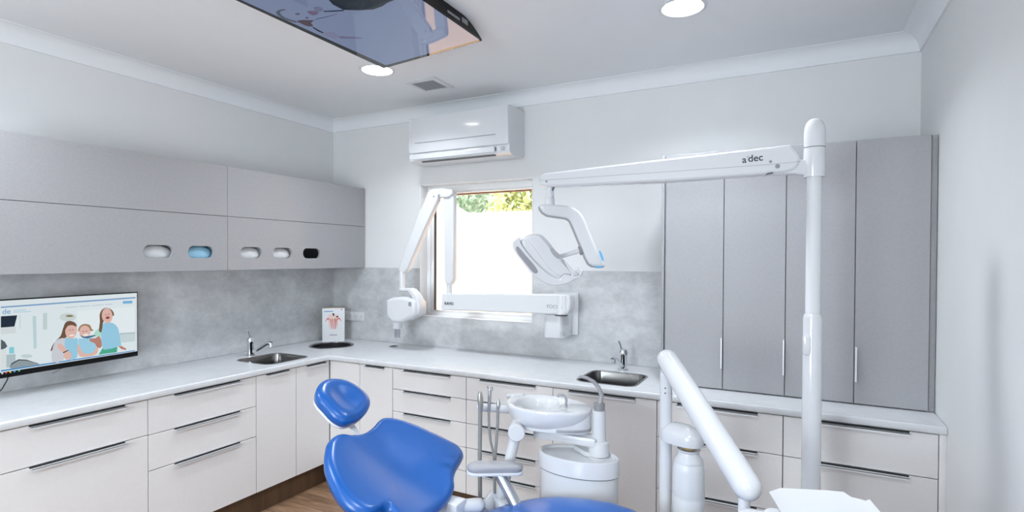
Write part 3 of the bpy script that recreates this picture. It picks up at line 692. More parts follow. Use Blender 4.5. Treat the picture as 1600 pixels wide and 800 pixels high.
# ------------------------------------------------------------------ leaflet box in the corner
bx = AZ(521, 533.5, .9); dx_ = Vector((bx.x, bx.y, 0)).normalized(); rx = Vector((-dx_.y, dx_.x, 0)); rx = -rx if rx.x < 0 else rx
rx = (AZ(537, 533, .9)-AZ(506, 534.5, .9)); rx.z = 0; rx.normalize(); rx = Vector((math.cos(math.radians(40)), math.sin(math.radians(40)), 0))
bk = Vector((-rx.y, rx.x, 0))
bw_ = .172; bh = .268
MB = frame(bx, rx, (0, 0, 1)) # normal = rx x z = points to camera side?
nb = rx.cross(Vector((0, 0, 1)))
t = thing('leaflet_box', 'white upright tooth anatomy display box in the worktop corner behind the round hole', 'display box', bx)
B().box(-bw_/2, bw_/2, 0, bh, -.036, 0, .001, M=MB).obj('carton', paper, t)
B().box(-bw_/2+.006, bw_/2-.004, .002, bh+.004, -.046, -.037, .001, M=MB).obj('rear_card', kraft, t)
def bl(pts, name, m, lv=1): plate(name, pts, .0004, .00005, MB @ Matrix.Translation((0, 0, .0002*lv)), m, t)
def c8(x, y): return ((x-415)/310*bw_, (545-y)/520*bh)       # close-up of the box
bl([c8(285, 66), c8(410, 66), c8(410, 78), c8(285, 78)], 'printed_title', mat('blue_print', (.10, .22, .50), .5))
bl([c8(530+10*math.cos(k*pi/6), 46+9*math.sin(k*pi/6)) for k in range(12)], 'red_dot', redp)
for n_, cx_ in (('tooth_drawing', 375), ('tooth_drawing', 455)):
    bl(catmull([Vector((*c8(cx_+a, b_), 0)) for a, b_ in ((-38, 150), (-20, 118), (0, 126), (20, 116), (36, 150), (30, 215), (20, 300), (8, 350), (2, 300), (-6, 300), (-10, 352), (-24, 290), (-34, 210))], 3), n_, pinkp)
for pts in ([(300, 245), (312, 205), (335, 172), (356, 190), (366, 235), (356, 205), (336, 190), (318, 215)], [(530, 245), (518, 205), (495, 172), (470, 190), (458, 235), (470, 205), (492, 190), (512, 215)]):
    bl([c8(a, b_) for a, b_ in pts], 'root_drawing', redp, 2)
for x_ in (372, 392, 408, 430, 448, 462):
    bl([c8(x_-4, 190), c8(x_+4, 190), c8(x_+((415-x_)*.35)+2, 350), c8(x_+((415-x_)*.35)-2, 350)], 'nerve_drawing', redp, 3)
bl([c8(a, b_) for a, b_ in ((402, 105), (420, 98), (430, 128), (415, 150), (404, 130))], 'dark_cavity', blackm, 4)
bl([c8(a, b_) for a, b_ in ((452, 150), (480, 145), (484, 165), (458, 172))], 'dark_cavity', blackm, 4)
bl([c8(a, b_) for a, b_ in ((430, 180), (448, 180), (442, 230), (432, 232))], 'ochre_pulp', yellp, 4)
bl([c8(a, b_) for a, b_ in ((360, 437), (468, 437), (468, 450), (360, 450))], 'printed_line', greyprint)
bl([c8(a, b_) for a, b_ in ((385, 422), (400, 422), (400, 428), (385, 428))], 'printed_line', greyprint)

# ------------------------------------------------------------------ x-ray unit
xr = thing('dental_xray_unit', 'white wall-mounted dental x-ray arm and head beside the window', 'x-ray unit', (-1.37, WB, 1.07))
B().box(-1.462, -1.285, WB-.03, WB-.0072, 1.072, 1.350, .004).obj('wall_plate', white, xr)
plate('mount_box', rrect(.135, .19, .03, 6, -1.392, 3.335), .150, .006, Matrix.Translation((0, 0, 1.066)), white, xr)
B().tube([(-1.345, 3.27, 1.21), (-1.345, 3.27, 1.232)], .042, 28).obj('swivel_collar', seam, xr)
# horizontal arm, traced on its front plane y=3.2
ax_ = traced([(690, 459), (866, 459.6), (884, 460), (889, 463), (891, 472), (890, 484), (887, 490.5), (882, 492), (866, 491.6), (690, 484.6), (688.3, 480), (690, 466)], (0, 3.215, 0), (1, 0, 0))
arm = plate('horizontal_arm', ax_, .085, .010, frame((0, 3.30, 0), (1, 0, 0), (0, 0, 1)), white, xr)
B().tube([(-1.335, 3.262, 1.222), (-1.335, 3.262, 1.345)], .05, 28).obj('pivot_cover', white, xr)
q0 = AY(884, 476, 3.2145); 
B().box(q0.x-.0008, q0.x+.0008, 3.2135, 3.216, 1.222, 1.345).obj('cover_seam', lgrey, arm)
def face_text(u, v, y, s, size, m, par, bold=0, sq=1): 
    p = AY(u, v, y); return text('lettering', s, size, frame(p, (1, 0, 0), (0, 0, 1)), m, par, bold, squeeze=sq)
face_text(701.5, 474.5, 3.2146, 'KAVO', .026, printm, arm, .0012, 1.05)
face_text(866, 479.5, 3.2146, 'FOCUS', .031, greyprint, arm, .0003, 1.08)
p1 = AY(886, 511, 3.239)
lt = B()
for k, (a, b_) in enumerate(((0, .030), (0, .036), (0, .026), (0, .034))): lt.box(p1.x-.046+a, p1.x-.046+b_, 3.2388, 3.2396, 1.109-k*.0065, 1.111-k*.0065)
lt.box(p1.x+.018, p1.x+.022, 3.2388, 3.2396, 1.118, 1.122); lt.obj('rating_print', greyprint, xr)
# upright arm
va = traced([(692.5, 300), (694.5, 297), (706, 296.6), (708.5, 300), (708.8, 380), (708.6, 436), (706.5, 442), (703, 445.5), (698, 445.5), (694.5, 442), (693.3, 436), (693.0, 380)], (0, 3.23, 0), (1, 0, 0))
B().tube([AY(702, 443, 3.255), AY(702, 460, 3.255)], .021, 24).obj('neck', white, xr)
plate('upright_arm', va, .05, .012, frame((0, 3.28, 0), (1, 0, 0), (0, 0, 1)), white, xr)
# top link and slanted arm
pA = AY(684, 300, 3.23); pB = AY(700, 300, 3.25)
lk = traced([(669, 297.5), (676, 294.5), (690, 294), (706, 296), (707, 303), (700, 309), (684, 309.5), (674, 309)], (0, 3.215, 0), (1, 0, 0))
plate('top_link', lk, .05, .012, frame((0, 3.265, 0), (1, 0, 0), (0, 0, 1)), white, xr)
da = traced([(668, 300), (676, 297), (684, 303), (683, 313), (676, 329), (660, 364), (646, 398), (637, 420), (632, 426), (625.5, 427), (621.5, 421), (624, 412), (638, 375), (655, 331)], (0, 3.185, 0), (1, 0, 0))
plate('slanted_arm', da, .05, .010, frame((0, 3.235, 0), (1, 0, 0), (0, 0, 1)), white, xr)
B().tube([AY(678, 307, 3.183), AY(678, 307, 3.187)], .006, 12).obj('pivot_cap', seam, xr)
# drop link, yoke, head
B().tube([AY(628.5, 424, 3.205), AY(628.5, 454, 3.205)], .0225, 24).obj('drop_link', white, xr)
yk = traced([(623.5, 451), (638, 450), (642, 451.5), (648, 458), (653, 466), (655.5, 478), (655, 486), (652, 491), (648.5, 493), (646.5, 490), (646, 478), (644, 468), (640, 460), (636.5, 455.8), (624, 455.8)], (0, 3.165, 0), (1, 0, 0))
plate('yoke', yk, .07, .010, frame((0, 3.235, 0), (1, 0, 0), (0, 0, 1)), white, xr)
hd = traced([(602.3, 470), (604, 468), (612, 465), (624, 463.4), (634, 464.5), (643, 468), (647.5, 473), (648, 488), (646, 493), (638, 498.5), (631, 501.5), (627.5, 504), (613, 504), (608, 500.5), (603.3, 495.5), (602.2, 488)], (0, 3.14, 0), (1, 0, 0))
H = plate('tube_head', hd, .15, .022, frame((0, 3.29, 0), (1, 0, 0), (0, 0, 1)), white, xr)
ptn = traced([(638, 472), (642.5, 472), (642.5, 479), (638, 478)], (0, 3.139, 0), (1, 0, 0)); plate('status_window', ptn, .002, .0004, frame((0, 3.141, 0), (1, 0, 0), (0, 0, 1)), smoke, xr)
cT = AY(621, 502, 3.205); 
B().tube([cT, AY(621, 513, 3.205)], [.033, .0325], 28).obj('collimator', white, xr)
B().rings([[(cT.x+r*math.cos(a*pi/12), cT.y+r*math.sin(a*pi/12), z) for a in range(24)] for r, z in ((.021, 1.048), (.021, .985), (.0195, .985), (.0195, 1.048))], False, False, closed=True).obj('clear_cone', clearp, xr)

# ------------------------------------------------------------------ dental chair
ch = thing('dental_chair', 'reclined dental chair upholstered in blue vinyl', 'dental chair', (-.75, 1.69, 0))
def cushion(name, p0, ex, ey, pts2, th, dish, m, parent, crown=0, roll=.16, shape=None, under=True):
    """rounded pad over an outline: rings shrink to the centre, edge rolled, top dished"""
    ex = Vector(ex).normalized(); ey = Vector(ey).normalized(); n = ex.cross(ey)
    cx_ = sum(p[0] for p in pts2)/len(pts2); cy_ = sum(p[1] for p in pts2)/len(pts2)
    R = []
    ks = [(q*(1-roll), 1) for q in (.06, .2, .35, .5, .65, .82, .94)]+[(1-roll*(1-math.sin(a*pi/2)), math.cos(a*pi/2)) for a in (0, .2, .4, .6, .75, .88, .96, 1)]
    for k, hgt in ks:
        r = []
        for x, y in pts2:
            X_, Y_ = cx_+(x-cx_)*k, cy_+(y-cy_)*k
            z = th*.5*hgt - th*.5
            if shape: z += shape(X_, Y_, k)
            else: z -= dish*max(0, 1-(k/.85)**2)
            r.append(Vector(p0)+ex*X_+ey*Y_+n*z)
        R.append(r)
    for a in (.5, 1):
        k = 1-.10*(1-math.cos(a*pi/2)); r = []
        for x, y in pts2:
            X_, Y_ = cx_+(x-cx_)*k, cy_+(y-cy_)*k
            r.append(Vector(p0)+ex*X_+ey*Y_+n*(-th*.5-th*.5*math.sin(a*pi/2)+(shape(X_, Y_, k) if shape else 0)))
        R.append(r)
    r = [Vector(p0)+ex*(cx_+(x-cx_)*.3)+ey*(cy_+(y-cy_)*.3)+n*(-th+(shape(cx_, cy_, 0) if shape else 0)) for x, y in pts2]; R.append(r)
    return B().rings(R).obj(name, m, parent, 180)
def plane_trace(uv, p0, ex, ey):
    return traced(uv, p0, ex, ey)
# backrest plane: runs down towards +x
sl_ = .55; bex = Vector((1, 0, -sl_)).normalized(); bey = Vector((0, 1, 0)); bp0 = Vector((-1.36, 1.69, .9-.55*(1.565-1.36)))
buv = [(513, 692), (516, 683), (525, 674), (534, 671), (549, 671.5), (570, 668), (585, 660), (594, 651), (603, 646.5), (621, 648), (648, 657), (675, 669), (702, 682), (720, 692), (728, 705), (724, 716), (717, 728), (714, 740), (715, 755), (707, 771), (690, 788), (672, 803), (650, 818), (632, 813), (620, 799), (611, 789), (600, 789), (591, 794), (576, 798), (558, 791), (540, 776), (525, 755), (514, 728), (511, 710)]
bo = catmull([Vector((*p, 0)) for p in plane_trace(buv, bp0, bex, bey)], 4); bo = [(p.x, p.y) for p in bo]
def bshape(X_, Y_, k):
    y = Y_/.33; base = -.036*math.exp(-(y/.40)**2)*math.exp(-((X_-.02)/.24)**2)
    return base-.010*max(0, 1-k*k)
cushion('backrest', bp0, bex, bey, bo, .065, .02, vinyl, ch, shape=bshape, roll=.13)
so_ = [(x*.9, y*.9) for x, y in bo]
plate('backrest_shell', so_, .022, .006, frame(bp0-bex.cross(bey)*.082, bex, bey), white, ch)
# headrest
hex_ = Vector((1, 0, -.75)).normalized(); hp0 = Vector((-1.645, 1.69, 1.0))
huv = [(497.5, 609), (500, 598), (508, 589.5), (521, 586), (540, 588.5), (554, 594.5), (567, 603), (577, 612), (582, 622.5), (580, 633), (573, 642.5), (563, 649.5), (552, 654), (540, 654), (525, 645), (511, 630), (501, 619)]
ho = [(p.x, p.y) for p in catmull([Vector((*p, 0)) for p in plane_trace(huv, hp0, hex_, bey)], 4)]
cx_h = sum(p[0] for p in ho)/len(ho); cy_h = sum(p[1] for p in ho)/len(ho)
def hshape(X_, Y_, k): 
    return -.020*math.exp(-((Y_-cy_h)/.055)**2)*math.exp(-((X_-cx_h)/.08)**2)+.004
hr = cushion('headrest', hp0, hex_, bey, ho, .062, .02, vinyl, ch, shape=hshape, roll=.42)
plate('headrest_shell', [(cx_h+(x-cx_h)*.94, cy_h+(y-cy_h)*.94) for x, y in ho], .014, .005, frame(hp0-hex_.cross(bey)*.068, hex_, bey), white, ch)
hn = hex_.cross(bey)
pc = hp0-hn*.086+hex_*.02
kb = B(); kb.tube([pc+Vector((0, -.035, 0)), pc+Vector((0, .05, 0))], .022, 20, dome0=True, dome1=True); kb.tube([pc+hn*.02, pc-hn*.02], .04, 24); kb.obj('headrest_pivot', alu, ch)
gb_ = AT(553, 648, 2.13); ge = bp0-bex*.12-bex.cross(bey)*.05
d_ = (ge-pc).normalized(); 
B().box(-.017, .017, -.004, .004, 0, (ge-pc).length, .002, M=Matrix.Translation(pc) @ Matrix((Vector((0, 1, 0)), d_.cross(Vector((0, 1, 0))), d_)).transposed().to_4x4()).obj('headrest_bar', alu, ch)
# seat + leg rest: loft along x
prof = [(-1.265, .470, .11), (-1.235, .492, .17), (-1.18, .530, .215), (-1.10, .574, .24), (-1.0, .622, .258), (-.90, .658, .266), (-.80, .683, .270), (-.70, .697, .270), (-.60, .702, .270), (-.52, .694, .268), (-.44, .670, .262), (-.34, .630, .25), (-.20, .575, .235), (-.05, .53, .222), (.10, .50, .215), (.22, .485, .20), (.29, .478, .17), (.32, .468, .12)]
R = []
for x, z, hw in prof:
    r = []; n = 36
    for k in range(n):
        a = 2*pi*k/n; cs, sn = math.cos(a), math.sin(a)
        yy = hw*abs(cs)**.55*(1 if cs >= 0 else -1)
        zz = (.034*abs(sn)**.75*(1 if sn >= 0 else -1))
        dip = -.018*math.exp(-(yy/(hw*.55))**2) if sn > 0 else 0
        r.append(Vector((x, 1.69+yy, z-.036+zz+dip)))
    R.append(r)
B().rings(R).obj('seat', vinyl, ch, 180)
R = []
for x, z, hw in prof[1:-1]:
    R.append([Vector((x, 1.69+hw*.88*sy, z-dz)) for sy, dz in ((-1, .068), (1, .068), (.9, .10), (-.9, .10))])
B().rings(R).obj('seat_shell', white, ch, 50)
# hinge and lift mechanism
mb = B(); pm = AT(708, 792, 2.14); mb.box(pm.x-.042, pm.x+.042, pm.y-.04, pm.y+.04, pm.z-.09, pm.z+.030, .012); mb.box(pm.x-.05, pm.x+.05, pm.y-.25, pm.y-.05, pm.z-.12, pm.z-.03, .01); mb.obj('hinge_housing', white, ch)
kn = AT(733, 790, 2.17); B().tube([kn+Vector((-.03, -.03, 0)), kn+Vector((.03, .02, 0))], .028, 24, dome0=True, dome1=True).obj('hinge_knuckle', white, ch)
fb2 = B(); fb2.box(-1.12, -.55, 1.56, 1.82, .30, .46, .03); fb2.obj('lift_frame', white, ch)
B().tube([(-.85, 1.69, .32), (-.45, 1.69, .08)], [.08, .09], 24).obj('lift_arm', white, ch)
plate('floor_base', rrect(1.15, .5, .16, 8, -.55, 1.69), .075, .015, Matrix.Identity(4), lgrey, ch)
# armrest on the far side
ay_ = 2.03; ap = traced([(735, 733), (738, 727), (748, 722), (770, 719), (795, 720), (811, 724), (814, 727), (811, 732), (800, 736), (780, 738), (745, 739.5), (737, 737)], (0, 2.0, .765), (1, 0, 0), (0, 1, 0)) if False else None
pa0, pa1 = AT(744, 731, 2.2), AT(806, 728.5, 2.2); za = .745
dirA = Vector((pa1.x-pa0.x, pa1.y-pa0.y, 0)); LA = dirA.length; dirA.normalize(); perA = Vector((-dirA.y, dirA.x, 0))
def stad(L, w, taper, n=10, g=0):
    o = []
    for i in range(n+1): a = -pi/2+pi*i/n; o.append((L+(w*taper+g)*math.cos(a), (w*taper+g)*math.sin(a)))
    for i in range(n+1): a = pi/2+pi*i/n; o.append(((w+g)*math.cos(a), (w+g)*math.sin(a)))
    return o
ca = Vector((pa0.x, pa0.y, za))
arp = cushion('armrest_pad', ca+Vector((0, 0, .014)), dirA, perA, stad(LA, .038, .8), .034, 0, lgrey, ch, roll=.4)
plate('armrest_tray', stad(LA, .038, .8, g=.001), .014, .005, frame(ca-Vector((0, 0, .030)), dirA, perA), white, ch)
a1 = AT(779, 738, 2.2); a2 = AT(812, 800, 2.12)
B().tube([a1, a1.lerp(a2, .5), a2], .0225, 24).obj('armrest_tube', mat('silver_tube', (.50, .53, .57), .25, .9), ch)

# ------------------------------------------------------------------ cuspidor (rinsing bowl unit)
cu = thing('cuspidor_unit', 'white rinsing bowl unit with oval canister behind the dental chair', 'cuspidor', (-.79, 2.11, 0))
bc = Vector((-.985, 2.125, .96))
rim = catmull([AZ(u, v, .96) for u, v in [(792, 628.5), (795, 622.5), (804, 618.5), (820.6, 616.8), (850, 617.5), (885, 622.5), (905, 627), (919.7, 632.5), (925.4, 638), (919, 643), (903.5, 645.5), (870, 646), (840, 643.5), (815, 639.5), (799, 634.5)]], 5)
_ang = sorted(((math.atan2(p.y-bc.y, p.x-bc.x), (p.xy-bc.xy).length) for p in rim))
def _rad(a):
    for q in range(len(_ang)):
        a0, r0 = _ang[q-1]; a1, r1 = _ang[q]
        if q == 0: a0 -= 2*pi
        if a0 <= a <= a1: return r0+(r1-r0)*(a-a0)/max(a1-a0, 1e-6)
    a0, r0 = _ang[-1]; a1, r1 = _ang[0]; return r0+(r1-r0)*(a-a0)/(a1+2*pi-a0)
_as = [-pi+2*pi*k/96 for k in range(96)]; _rs = [_rad(a) for a in _as]
_rs = [(_rs[k-2]+2*_rs[k-1]+3*_rs[k]+2*_rs[(k+1) % 96]+_rs[(k+2) % 96])/9 for k in range(96)]
rim = [Vector((bc.x+r_*math.cos(a), bc.y+r_*math.sin(a), .96)) for a, r_ in zip(_as, _rs)]
nr = len(rim)
def inner(k, z, s=1):
    o = []
    for p in rim:
        a = math.atan2(p.y-bc.y, p.x-bc.x); rr = .098*s; o.append(Vector((bc.x+.002+rr*math.cos(a), bc.y+rr*.98*math.sin(a), z)))
    return o
def rimz(s, z, sx=None): return [Vector((bc.x+(p.x-bc.x)*s, bc.y+(p.y-bc.y)*s, z)) for p in rim]
R = [rimz(.2, .866), rimz(.40, .866), rimz(.60, .870), rimz(.76, .883), rimz(.88, .904), rimz(.955, .927), rimz(.995, .948), rimz(1.0, .956), rimz(.985, .961), inner(0, .960, 1.06), inner(0, .955, 1.0), inner(0, .935, .93), inner(0, .912, .78), inner(0, .899, .5), inner(0, .896, .15)]
B().rings(R).obj('bowl', ceram, cu, 60)
# handle tab of the bowl on the left
tb = AZ(795, 621, .958); B().tube([tb+Vector((-.012, .02, 0)), tb+Vector((.04, .05, .002))], [.011, .012], 14, dome0=True, dome1=True).obj('bowl_tab', ceram, cu)
hs_ = [p for p in rim if p.x > bc.x-.02]; ho_ = [(bc.x+(p.x-bc.x)*.985, bc.y+.01+(p.y-bc.y)*.80) for p in rim if p.x > bc.x-.03]
ho_.sort(key=lambda p: math.atan2(p[1]-bc.y, p[0]-bc.x))
plate('bowl_housing', ho_, .022, .004, Matrix.Translation((0, 0, .866)), white, cu)
plate('tail_housing', [p for p in ho_ if p[0] > bc.x+.115], .078, .004, Matrix.Translation((0, 0, .8675)), white, cu)
sp = AZ(884, 632, .962)
B().lathe(sp.x, sp.y, [(.008, .955), (.008, .964), (.006, .965)], 16).obj('spout_base', chrome, cu)
B().tube([sp, AT(885, 625, 2.23), AT(883, 619, 2.23), AT(878, 616, 2.23), AT(873, 617, 2.23), AT(871, 620, 2.23)], .0052, 12).obj('rinse_spout', lgrey, cu)
cxx, cyy = -.715, 2.153
B().lathe(cxx, cyy, [(.029, .80), (.0275, .955), (.0275, .958)], 32).obj('column', white, cu)
B().lathe(cxx, cyy, [(.022, .958), (.0225, .968), (.023, .985), (.0215, .987), (.012, .988)], 28).obj('filler_cap', mgrey, cu)
# slope the top of the cap with the filler neck
B().tube([(cxx+.003, cyy, .985), AT(940, 617, 2.25), AT(935, 605, 2.25), AT(927, 596, 2.25), AT(917, 590.5, 2.25), AT(908, 588.5, 2.25), AT(903, 590, 2.25)], [.0105, .010, .0088, .0078, .007, .0062, .0056], 14).obj('cup_filler', mat('warm_grey_plastic', (.36, .35, .37), .35), cu)
B().box(-.995, cxx, cyy-.045, cyy+.02, .812, .850, .010).obj('swing_arm', white, cu)
B().lathe(cxx, cyy, [(.034, .835), (.041, .828), (.043, .80), (.042, .775), (.041, .774)], 32).obj('elbow', white, cu)
B().tube([(cxx-.16, cyy-.012, .842), (cxx-.06, cyy-.005, .832), (cxx, cyy, .818)], [.022, .026, .034], 20).obj('elbow_web', white, cu)
B().lathe(cxx, cyy, [(.0425, .772), (.043, .735)], 32).obj('elbow_collar', white, cu)
ex0, ey0 = -.79, 2.112
def ov(s, z, add=0): return [(ex0+(.172*s+add)*math.cos(k*pi/32), ey0+(.100*s+add)*math.sin(k*pi/32), z) for k in range(64)]
lid = B().rings([ov(1, .716), ov(1, .772), ov(.99, .779), ov(.95, .781), ov(.90, .778), ov(.88, .768), ov(.5, .764), ov(.05, .764)]).obj('canister_lid', enamel, cu)
wv = [(ex0-.05, ey0+.075, .766), (ex0+.08, ey0+.075, .766), (ex0+.08, ey0+.0, .766), (ex0+.02, ey0+.02, .766)]
B().add([Vector(p) for p in wv]+[Vector((p[0], p[1], .785)) for p in wv], [(0, 3, 2, 1), (4, 5, 6, 7), (0, 1, 5, 4), (1, 2, 6, 5), (2, 3, 7, 6), (3, 0, 4, 7)]).obj('lid_wedge', enamel, cu)
B().rings([ov(.97, .713), ov(.97, .42), ov(.9, .36), ov(.6, .33)]).obj('canister', enamel, cu)
B().rings([ov(.985, .7125), ov(.985, .716)]).obj('lid_seam', seam, cu)
B().tube([(ex0, ey0, .34), (ex0, ey0, .02)], .05, 28).obj('floor_column', white, cu)
plate('floor_flange', rrect(.26, .2, .07, 6, ex0, ey0+.02), .02, .004, Matrix.Identity(4), lgrey, cu)
# assistant's holder: leaning post, knuckle, holder bar
k0 = AT(807, 674, 2.28)
lp0 = AT(779, 792, 2.28)
hp = B(); hp.tube([lp0, lp0.lerp(k0, .5), k0], .0225, 24); hp.obj('leaning_post', white, cu)
rd = (EYEV-k0).normalized(); rd.z *= .2; rd.normalize()
B().tube([k0-rd*.034, k0+rd*.030, k0+rd*.034], [.035, .035, .032], 32).obj('knuckle', white, cu)
B().tube([k0, AT(809, 650, 2.35), AT(810, 642, 2.365)], .021, 24).obj('upper_post', white, cu)
hb0, hb1 = AT(751, 636, 2.34), AT(815, 641, 2.37)
B().tube([hb0, hb1], .0175, 24, dome0=True).obj('holder_bar', white, cu)
B().tube([AT(768, 792, 2.3), AT(722, 798, 2.25)], .026, 20).obj('lower_arm', white, cu)
B().tube([AT(790, 792, 2.27), AT(770, 780, 2.3), AT(757, 800, 2.25)], [.035, .04, .035], 20, dome0=True).obj('lower_knuckle', white, cu)
def inst(label, pts, rads, tip, tr, tm, t):
    o = thing('suction_handpiece', label, 'dental handpiece', AT(*pts[-1], t), 'handpieces on the assistant holder')
    B().tube([AT(u, v, t) for u, v in tip], tr, 16, dome0=True).obj('handpiece', tm, o)
    B().tube([AT(u, v, t) for u, v in pts], rads, 14).obj('hose', hose, o)
    return o
silver = mat('silver_metal', (.52, .53, .55), .25, .9)
inst('large grey suction handpiece and thick hose, leftmost on the holder bar', [(750.5, 640), (750, 680), (749.5, 720), (750, 760), (750.5, 800)], [.0085, .0085, .0085, .0088, .009], [(750, 615), (750.3, 622), (751, 632), (750.5, 642)], [.009, .0125, .012, .009], mat('warm_silver', (.42, .41, .39), .3, .7), 2.285)
o = inst('slim two-nozzle air and water syringe in the middle of the holder bar', [(763.5, 640), (764, 665), (766.5, 690), (770.5, 706), (772, 716), (772.5, 770)], .0052, [(765.5, 608), (765, 620), (764, 642)], [.0085, .008, .0062], silver, 2.285)
nz = B(); nz.tube([AT(765, 609, 2.285), AT(761.5, 603.5, 2.28)], [.005, .0028], 10); nz.tube([AT(767, 608, 2.285), AT(768.6, 605, 2.28), AT(768.8, 610, 2.28)], [.006, .004, .004], 10); nz.obj('nozzle', silver, o)
inst('small pointed silver suction handpiece, rightmost on the holder bar', [(778, 636), (777.5, 660), (775.5, 690), (773.5, 715), (773, 735), (773, 775)], .0062, [(779, 624), (779, 630), (778.5, 638)], [.003, .0095, .0075], silver, 2.285)

# ------------------------------------------------------------------ operating light on its pole
ol = thing('operating_light', 'white operating light on a tall pole with long horizontal arm', 'dental light', (.057, 2.40, 0))
px_, py_ = .054, 2.395
B().lathe(px_, py_, [(.030, .02), (.0335, .05), (.0335, 1.352), (.031, 1.365), (.0265, 1.372), (.026, 1.90)], 36).obj('pole', enamel, ol)
B().lathe(px_, py_, [(.026, 1.3725), (.0266, 1.3745), (.026, 1.3765)], 32).obj('pole_ring', kraft, ol)
B().lathe(px_, py_, [(.16, 0), (.16, .015), (.10, .03), (.034, .04)], 36).obj('floor_base', lgrey, ol)
pcap = AT(1264, 534, 2.06); B().box(px_-.034, px_-.006, py_-.040, py_-.022, 1.215, 1.290, .008).obj('cover_plate', enamel, ol)
B().lathe(px_, py_, [(.0365, 1.893), (.0375, 1.90), (.0375, 1.965), (.0372, 2.00), (.0365, 2.004)], 40).obj('collar', enamel, ol)
B().lathe(px_, py_, [(.0355, 2.0035), (.0355, 2.0065)], 40).obj('collar_gap', seam, ol)
B().lathe(px_, py_, [(.037, 2.0065), (.0372, 2.06), (.0355, 2.082), (.030, 2.100), (.021, 2.111), (.010, 2.116), (.002, 2.117)], 40).obj('pole_cap', enamel, ol)
YA = 2.36
def fy(y): return frame((0, y, 0), (1, 0, 0), (0, 0, 1))
brk = traced([(1195, 273), (1240, 271), (1262, 273.5), (1272, 274), (1272, 245), (1253, 249.5), (1250, 248), (1243, 240), (1225, 245)], (0, YA+.012, 0), (1, 0, 0))
plate('arm_bracket', brk, .056, .008, fy(YA+.068), enamel, ol)
au = traced([(842.3, 283), (842.2, 277), (844, 272), (849, 270), (900, 264.2), (1000, 252.2), (1100, 241), (1200, 229.3), (1234, 224.8), (1237, 226), (1249.5, 243.5), (1250, 249), (1247.5, 257), (1240, 264.5), (1228, 268.5), (1205, 270.5), (1195, 272.3), (1040, 283.6), (950, 287.5), (862, 291.5), (846, 291.5), (843, 289)], (0, YA, 0), (1, 0, 0))
la = plate('flex_arm', au, .075, .012, fy(YA+.075), enamel, ol)
ll = traced([(843, 281.7), (1000, 270.8), (1100, 264), (1200, 256.8), (1249, 252.2), (1249, 252.8), (1200, 257.5), (1100, 264.7), (1000, 271.5), (843, 282.4)], (0, YA-.0005, 0), (1, 0, 0)); plate('arm_seam', ll, .001, .0001, fy(YA+.0002), lgrey, la)
for u, v, r in ((1204, 252.6, .0055), (1215, 259.8, .0088), (854, 283.6, .0055)):
    p = AY(u, v, YA); B().tube([p+Vector((0, .002, 0)), p+Vector((0, -.0015, 0))], r, 20).obj('bolt_cap', mgrey, la)
nk = traced([(1195, 273.6), (1199, 270.6), (1207, 268.8), (1208, 271.2)], (0, YA-.001, 0), (1, 0, 0)); plate('lock_notch', nk, .003, .0002, fy(YA+.001), seam, la)
lc = AY(1174, 248.5, YA-.0004)
tilt_t = Matrix.Rotation(math.radians(-2.0)*-1, 4, 'Z')
text('lettering', 'a', .038, frame(AY(1163, 249.9, YA-.0004), (1, 0, .045), (-.045, 0, 1)), printm, la, .0006)
text('lettering', 'dec', .038, frame(AY(1180.5, 247.2, YA-.0004), (1, 0, .045), (-.045, 0, 1)), printm, la, .0006)
tr = B()
for (a, b_) in (((1169, 252), (1168.6, 245)), ((1168.7, 246.5), (1165.5, 244.3)), ((1168.7, 246.5), (1172, 243.8)), ((1168.7, 246), (1168.5, 243))):
    tr.tube([AY(*a, YA-.0006), AY(*b_, YA-.0006)], .0006, 6)
tr.obj('tree_emblem', greyprint, la)
# swivel stem, S-shaped yoke
DV = Vector((-.42, .907, 0)).normalized(); EX = Vector((.907, .42, 0)).normalized()
ps = AY(859.5, 300, YA+.036)
def axis_pt(u, v): return hit(u, v, ps, DV)
B().tube([axis_pt(859.5, 289), axis_pt(859.5, 308)], .0185, 28).obj('stem', enamel, ol)
B().tube([axis_pt(859.3, 308), axis_pt(859.1, 309.5), axis_pt(859, 324)], [.0205, .0225, .0245], 28).obj('stem_collar', enamel, ol)
ck = traced([(864, 291.5), (867.5, 291.5), (865.5, 296), (863, 299.5), (862.5, 296)], ps-DV*.019, EX); plate('stem_slot', ck, .002, .0002, frame(ps-DV*.0185, EX, (0, 0, 1)), seam, ol)
yo = [(842.6, 321), (846, 319.3), (858, 318.6), (872, 319.6), (886.5, 321.3), (897, 324.6), (905.5, 330), (911, 336.5), (915, 345), (924.5, 368), (934, 391), (942, 407), (946, 414), (945.9, 416.2), (938, 417.5), (926, 415.8), (920, 411.5), (915.5, 403), (907, 382), (897, 358), (891.3, 345), (887.5, 341.3), (882, 339.8), (868, 337.8), (855.6, 336), (848, 331.5), (843.5, 325.5)]
p_y = ps-DV*.030
y2 = traced(yo, p_y, EX); yk2 = plate('yoke_arm', y2, .048, .012, frame(p_y+DV*.048, EX, (0, 0, 1)), enamel, ol)
def inset(pts, d):
    out = []; n = len(pts)
    ar = sum(pts[i][0]*pts[(i+1) % n][1]-pts[(i+1) % n][0]*pts[i][1] for i in range(n)); s = 1 if ar > 0 else -1
    for i in range(n):
        a = Vector(pts[i-1][:2]); b_ = Vector(pts[i][:2]); c_ = Vector(pts[(i+1) % n][:2])
        e_ = ((b_-a).normalized()+(c_-b_).normalized()); e_.normalize(); nn = Vector((e_.y, -e_.x))*s
        out.append((b_.x+nn.x*d, b_.y+nn.y*d))
    return out
g2 = [(x-.0055, z-.0050) for x, z in inset(y2, .0008)]
plate('yoke_gasket', g2, .020, .002, frame(p_y+DV*.044, EX, (0, 0, 1)), lgrey, ol)
